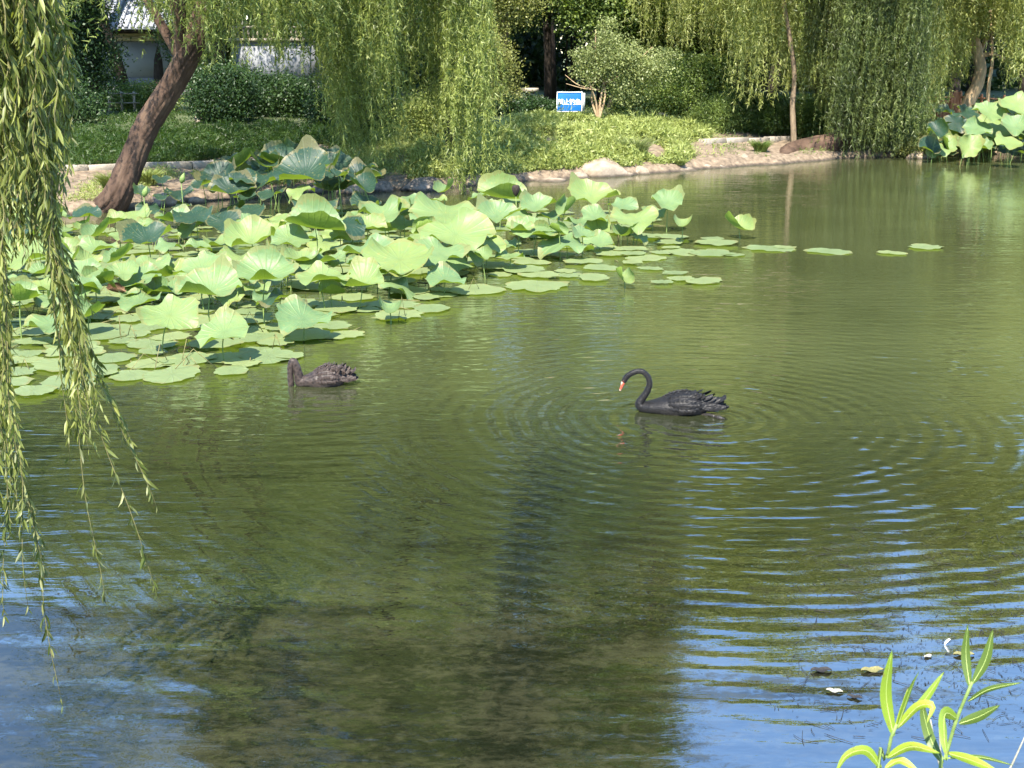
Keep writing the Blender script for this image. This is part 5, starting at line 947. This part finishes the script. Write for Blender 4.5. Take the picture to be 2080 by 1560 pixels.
shoot('bright yellow green shoot with lance leaves, left one at the lower right', 2.25, [(1775, 1620, 0), (1800, 1545, 0), (1812, 1490, 0), (1822, 1470, 0)],
 [([(1815, 1495, 0), (1800, 1410, .01), (1812, 1320, .0)], 27, 0, 0), ([(1822, 1480, 0), (1850, 1400, -.02), (1868, 1362, -.04)], 16, 0, .5), ([(1840, 1455, 0), (1875, 1425, 0), (1918, 1364, .0)], 18, 0, -.3), ([(1822, 1480, 0), (1865, 1435, -.01), (1895, 1435, -.02), (1882, 1470, -.04)], 22, 0, .2),
  ([(1802, 1540, 0), (1850, 1517, -.02), (1910, 1530, -.06)], 24, 0, .1), ([(1790, 1560, 0), (1760, 1525, -.01), (1720, 1535, -.02), (1695, 1575, -.03)], 22, 0, .2), ([(1798, 1560, 0), (1830, 1545, 0), (1870, 1570, -.02)], 18, 0, .2), ([(1818, 1486, 0), (1836, 1430, 0), (1845, 1395, 0)], 12, 0, .4)], (r1[0], 2.25))
shoot('taller green shoot with two dark upright leaves, right one at the lower right', 2.35, [(1905, 1620, 0), (1918, 1550, 0), (1940, 1470, 0), (1962, 1415, 0), (1975, 1385, 0)],
 [([(1970, 1395, 0), (1962, 1330, .02), (1966, 1268, .02)], 21, 1, 0), ([(1976, 1388, 0), (2002, 1340, 0), (2017, 1278, 0)], 22, 1, -.3), ([(1966, 1425, 0), (2010, 1400, -.02), (2078, 1386, -.04)], 14, 1, .1), ([(1948, 1470, 0), (1990, 1455, -.01), (2032, 1432, -.02)], 24, 1, -.1),
  ([(1945, 1460, 0), (1920, 1450, -.03), (1918, 1500, -.08), (1925, 1545, -.1)], 30, 0, .3), ([(1925, 1530, 0), (1975, 1545, -.04), (2030, 1568, -.08)], 22, 0, .1), ([(1915, 1550, 0), (1890, 1500, .04), (1875, 1440, .06), (1885, 1425, .05)], 26, 1, .2), ([(1925, 1540, 0), (1990, 1538, 0), (2060, 1555, 0)], 10, 1, 0)], (r2_[0], 2.35))

for k, (a_, b_, c_) in enumerate([((1930, 1620), (1905, 1540), (1890, 1462)), ((1925, 1620), (1912, 1550), (1908, 1480)), ((1990, 1620), (2040, 1580), (2085, 1490))]):
    P = np.array([atd(*a_, 2.5), atd(*b_, 2.5), atd(*c_, 2.5)]); o = obj('dry_stalk', MB().tube(spline(P, 12) - P[0], np.linspace(.0035, .0015, 12), 6).mesh('dry_stalk', True), m_dead, loc=tuple(P[0])); tag(o, ['pale dry stalk leaning left behind the right shoot', 'short straight dry stalk behind the right shoot', 'dry stalk leaning out to the right edge beside the shoots'][k], 'dry stalk', 'dry stalks on the near bank')
# ------------------------------------------------------------------ drift on the near water
n_ = 2600; px = rng.uniform(1560, 2120, n_); py = 1030 + 460 * rng.beta(1.6, 1.5, n_); kp = rng.random(n_) < np.clip((px - 1560) / 350, 0, 1) * .9 + .08; px, py = px[kp], py[kp]
P = np.array([at(a, b, .004) for a, b in zip(px, py)]); a = rng.normal(0, 1.3, len(P)); D_ = np.stack([np.cos(a), np.sin(a), 0 * a], -1); S_ = np.stack([-np.sin(a), np.cos(a), 0 * a], -1)
tag(obj('drift', leaf_mesh('drift', P, D_, rng.exponential(.022, len(P)) + .008, .005, True, S_), solid('wet_litter', [(.012, .012, .01), (.03, .028, .02)], 20, .6, .1, 60)), kind='stuff')
m = MB()
for k in range(170):
    a_, b_ = rng.uniform(1600, 2100), rng.uniform(1060, 1500); p = at(a_, b_, .004); an = rng.normal(0, 1.4); L_ = rng.uniform(.04, .16); e = p + np.array([math.cos(an) * L_, math.sin(an) * L_, 0]); mid = (p + e) / 2 + np.array([rng.normal() * .012, rng.normal() * .012, .002]); m.tube(spline([p, mid, e], 6), .0014, 4)
    if rng.random() < .5: m.tube([mid, mid + np.array([rng.normal() * .03, rng.normal() * .03, 0])], .0012, 4)
tag(obj('drift', m.mesh('twigs', True), m_foot), kind='stuff')
for px, py, L_, an, lb, mt in [(1772, 1362, .13, .1, 'olive dead leaf with a hole drifting left of the shoots', m_twig), (1695, 1404, .09, -.25, 'pale curled dead leaf drifting at the left of the debris', m_dead), (1736, 1416, .08, -.4, 'dark narrow leaf trailing the pale curled one', m_foot), (1885, 1333, .06, .5, 'small bleached sliver floating above the shoots', m_dead), (1668, 1362, .12, .05, 'dark crumpled leaf floating left of the olive one', m_foot), (1958, 1330, .12, 0, 'pale leaf floating behind the upright dark leaves', m_twig)]:
    p = at(px, py, .006); n2_ = 12; u = np.linspace(0, 1, n2_); w2 = .26 * np.sin(np.clip(u, .02, .98) * math.pi) ** .7; V = []
    for i_ in range(n2_):
        for b in (-1, -.4, .4, 1): V.append((u[i_] - .5, b * w2[i_] * (1 + .1 * math.sin(i_ * 2.3)), .07 * b * b + .04 * math.sin(i_ * .9)))
    i_ = np.arange(n2_ - 1)[:, None] * 4; j = np.arange(3)[None]; q = np.stack([i_ + j, i_ + j + 1, i_ + 5 + j, i_ + 4 + j], -1).reshape(-1, 4)
    o = obj('dead_leaf', mesh('dead_leaf', np.array(V), q, True), mt, loc=tuple(p), rot=(0, 0, an), scale=(L_, L_, L_)); tag(o, lb, 'dead leaf', 'leaves drifting on the near water')
p = at(1918, 1310, .0); o = obj('white_feather', feather(.07, .022, .3, 5), m_white, loc=tuple(p), rot=(R(70), R(-50), .3), scale=(.7, .7, .7)); tag(o, 'small white feather standing in the drifting twigs', 'feather')
REF = [(o, ' '.join(o['label'].split(' ')[:9])) for o in list(C.objects) if o.get('category') in ('lotus leaf', 'lily pad') and 'crowd' not in o['label'] and 'carpet' not in o['label']]
def short(l):
    w = l.split(' ')
    for k in range(2, len(w)):
        if w[k] in ('in', 'over', 'of', 'at', 'with', 'by', 'behind', 'right', 'left', 'beside', 'near', 'next', 'on', 'below', 'before', 'from', 'slanting', 'standing', 'sloping', 'tipped', 'foremost', 'low', 'turned', 'spread', 'hiding', 'touching', 'strung', 'just', 'hanging', 'sagging', 'overlapping', 'topmost', 'half', 'tucked', 'beneath', 'crowded', 'seen', 'pointing'): return ' '.join(w[:k])
    return ' '.join(w[:6])
SH = {}
for o, l in REF: SH.setdefault(short(o['label']), []).append(o)
REF = [(o[0], k) for k, o in SH.items() if len(o) == 1]; used = {}
RP = np.array([tuple(o.location) for o, _ in REF])
for o in list(C.objects):
    l = o.get('label', '')
    if 'crowded' not in l and 'carpet' not in l: continue
    d = np.array(o.location)[:2] - RP[:, :2]; kk = np.argsort((d ** 2).sum(1))[:7]; base = ('dark ' if l.startswith('dark') else 'pale ') + ('pad' if 'carpet' in l else 'lotus leaf')
    if 'carpet' in l: base = l.split(' ')[0] + ' floating pad'
    for k in kk:
        dx, dy = d[k]; a = abs(dx) / (abs(dy) + 1e-6)
        rel = ('right of' if dx > 0 else 'left of') if a > 1.6 else (('behind' if dy > 0 else 'in front of') if a < .6 else ('behind and ' if dy > 0 else 'before and ') + ('right of' if dx > 0 else 'left of'))
        nl = base + ' ' + rel + ' the ' + REF[k][1]
        nl = [q for q in (nl, ('raised ' if 'carpet' not in l and o.children and o.children[0].location.z > .62 else 'low ') + nl if 'carpet' not in l else nl) if q not in used and len(q.split(' ')) <= 16]
        if nl: used[nl[0]] = 1; o['label'] = nl[0]; break
print('tris', sum(len(o.data.polygons) for o in sc.objects if o.type == 'MESH'))
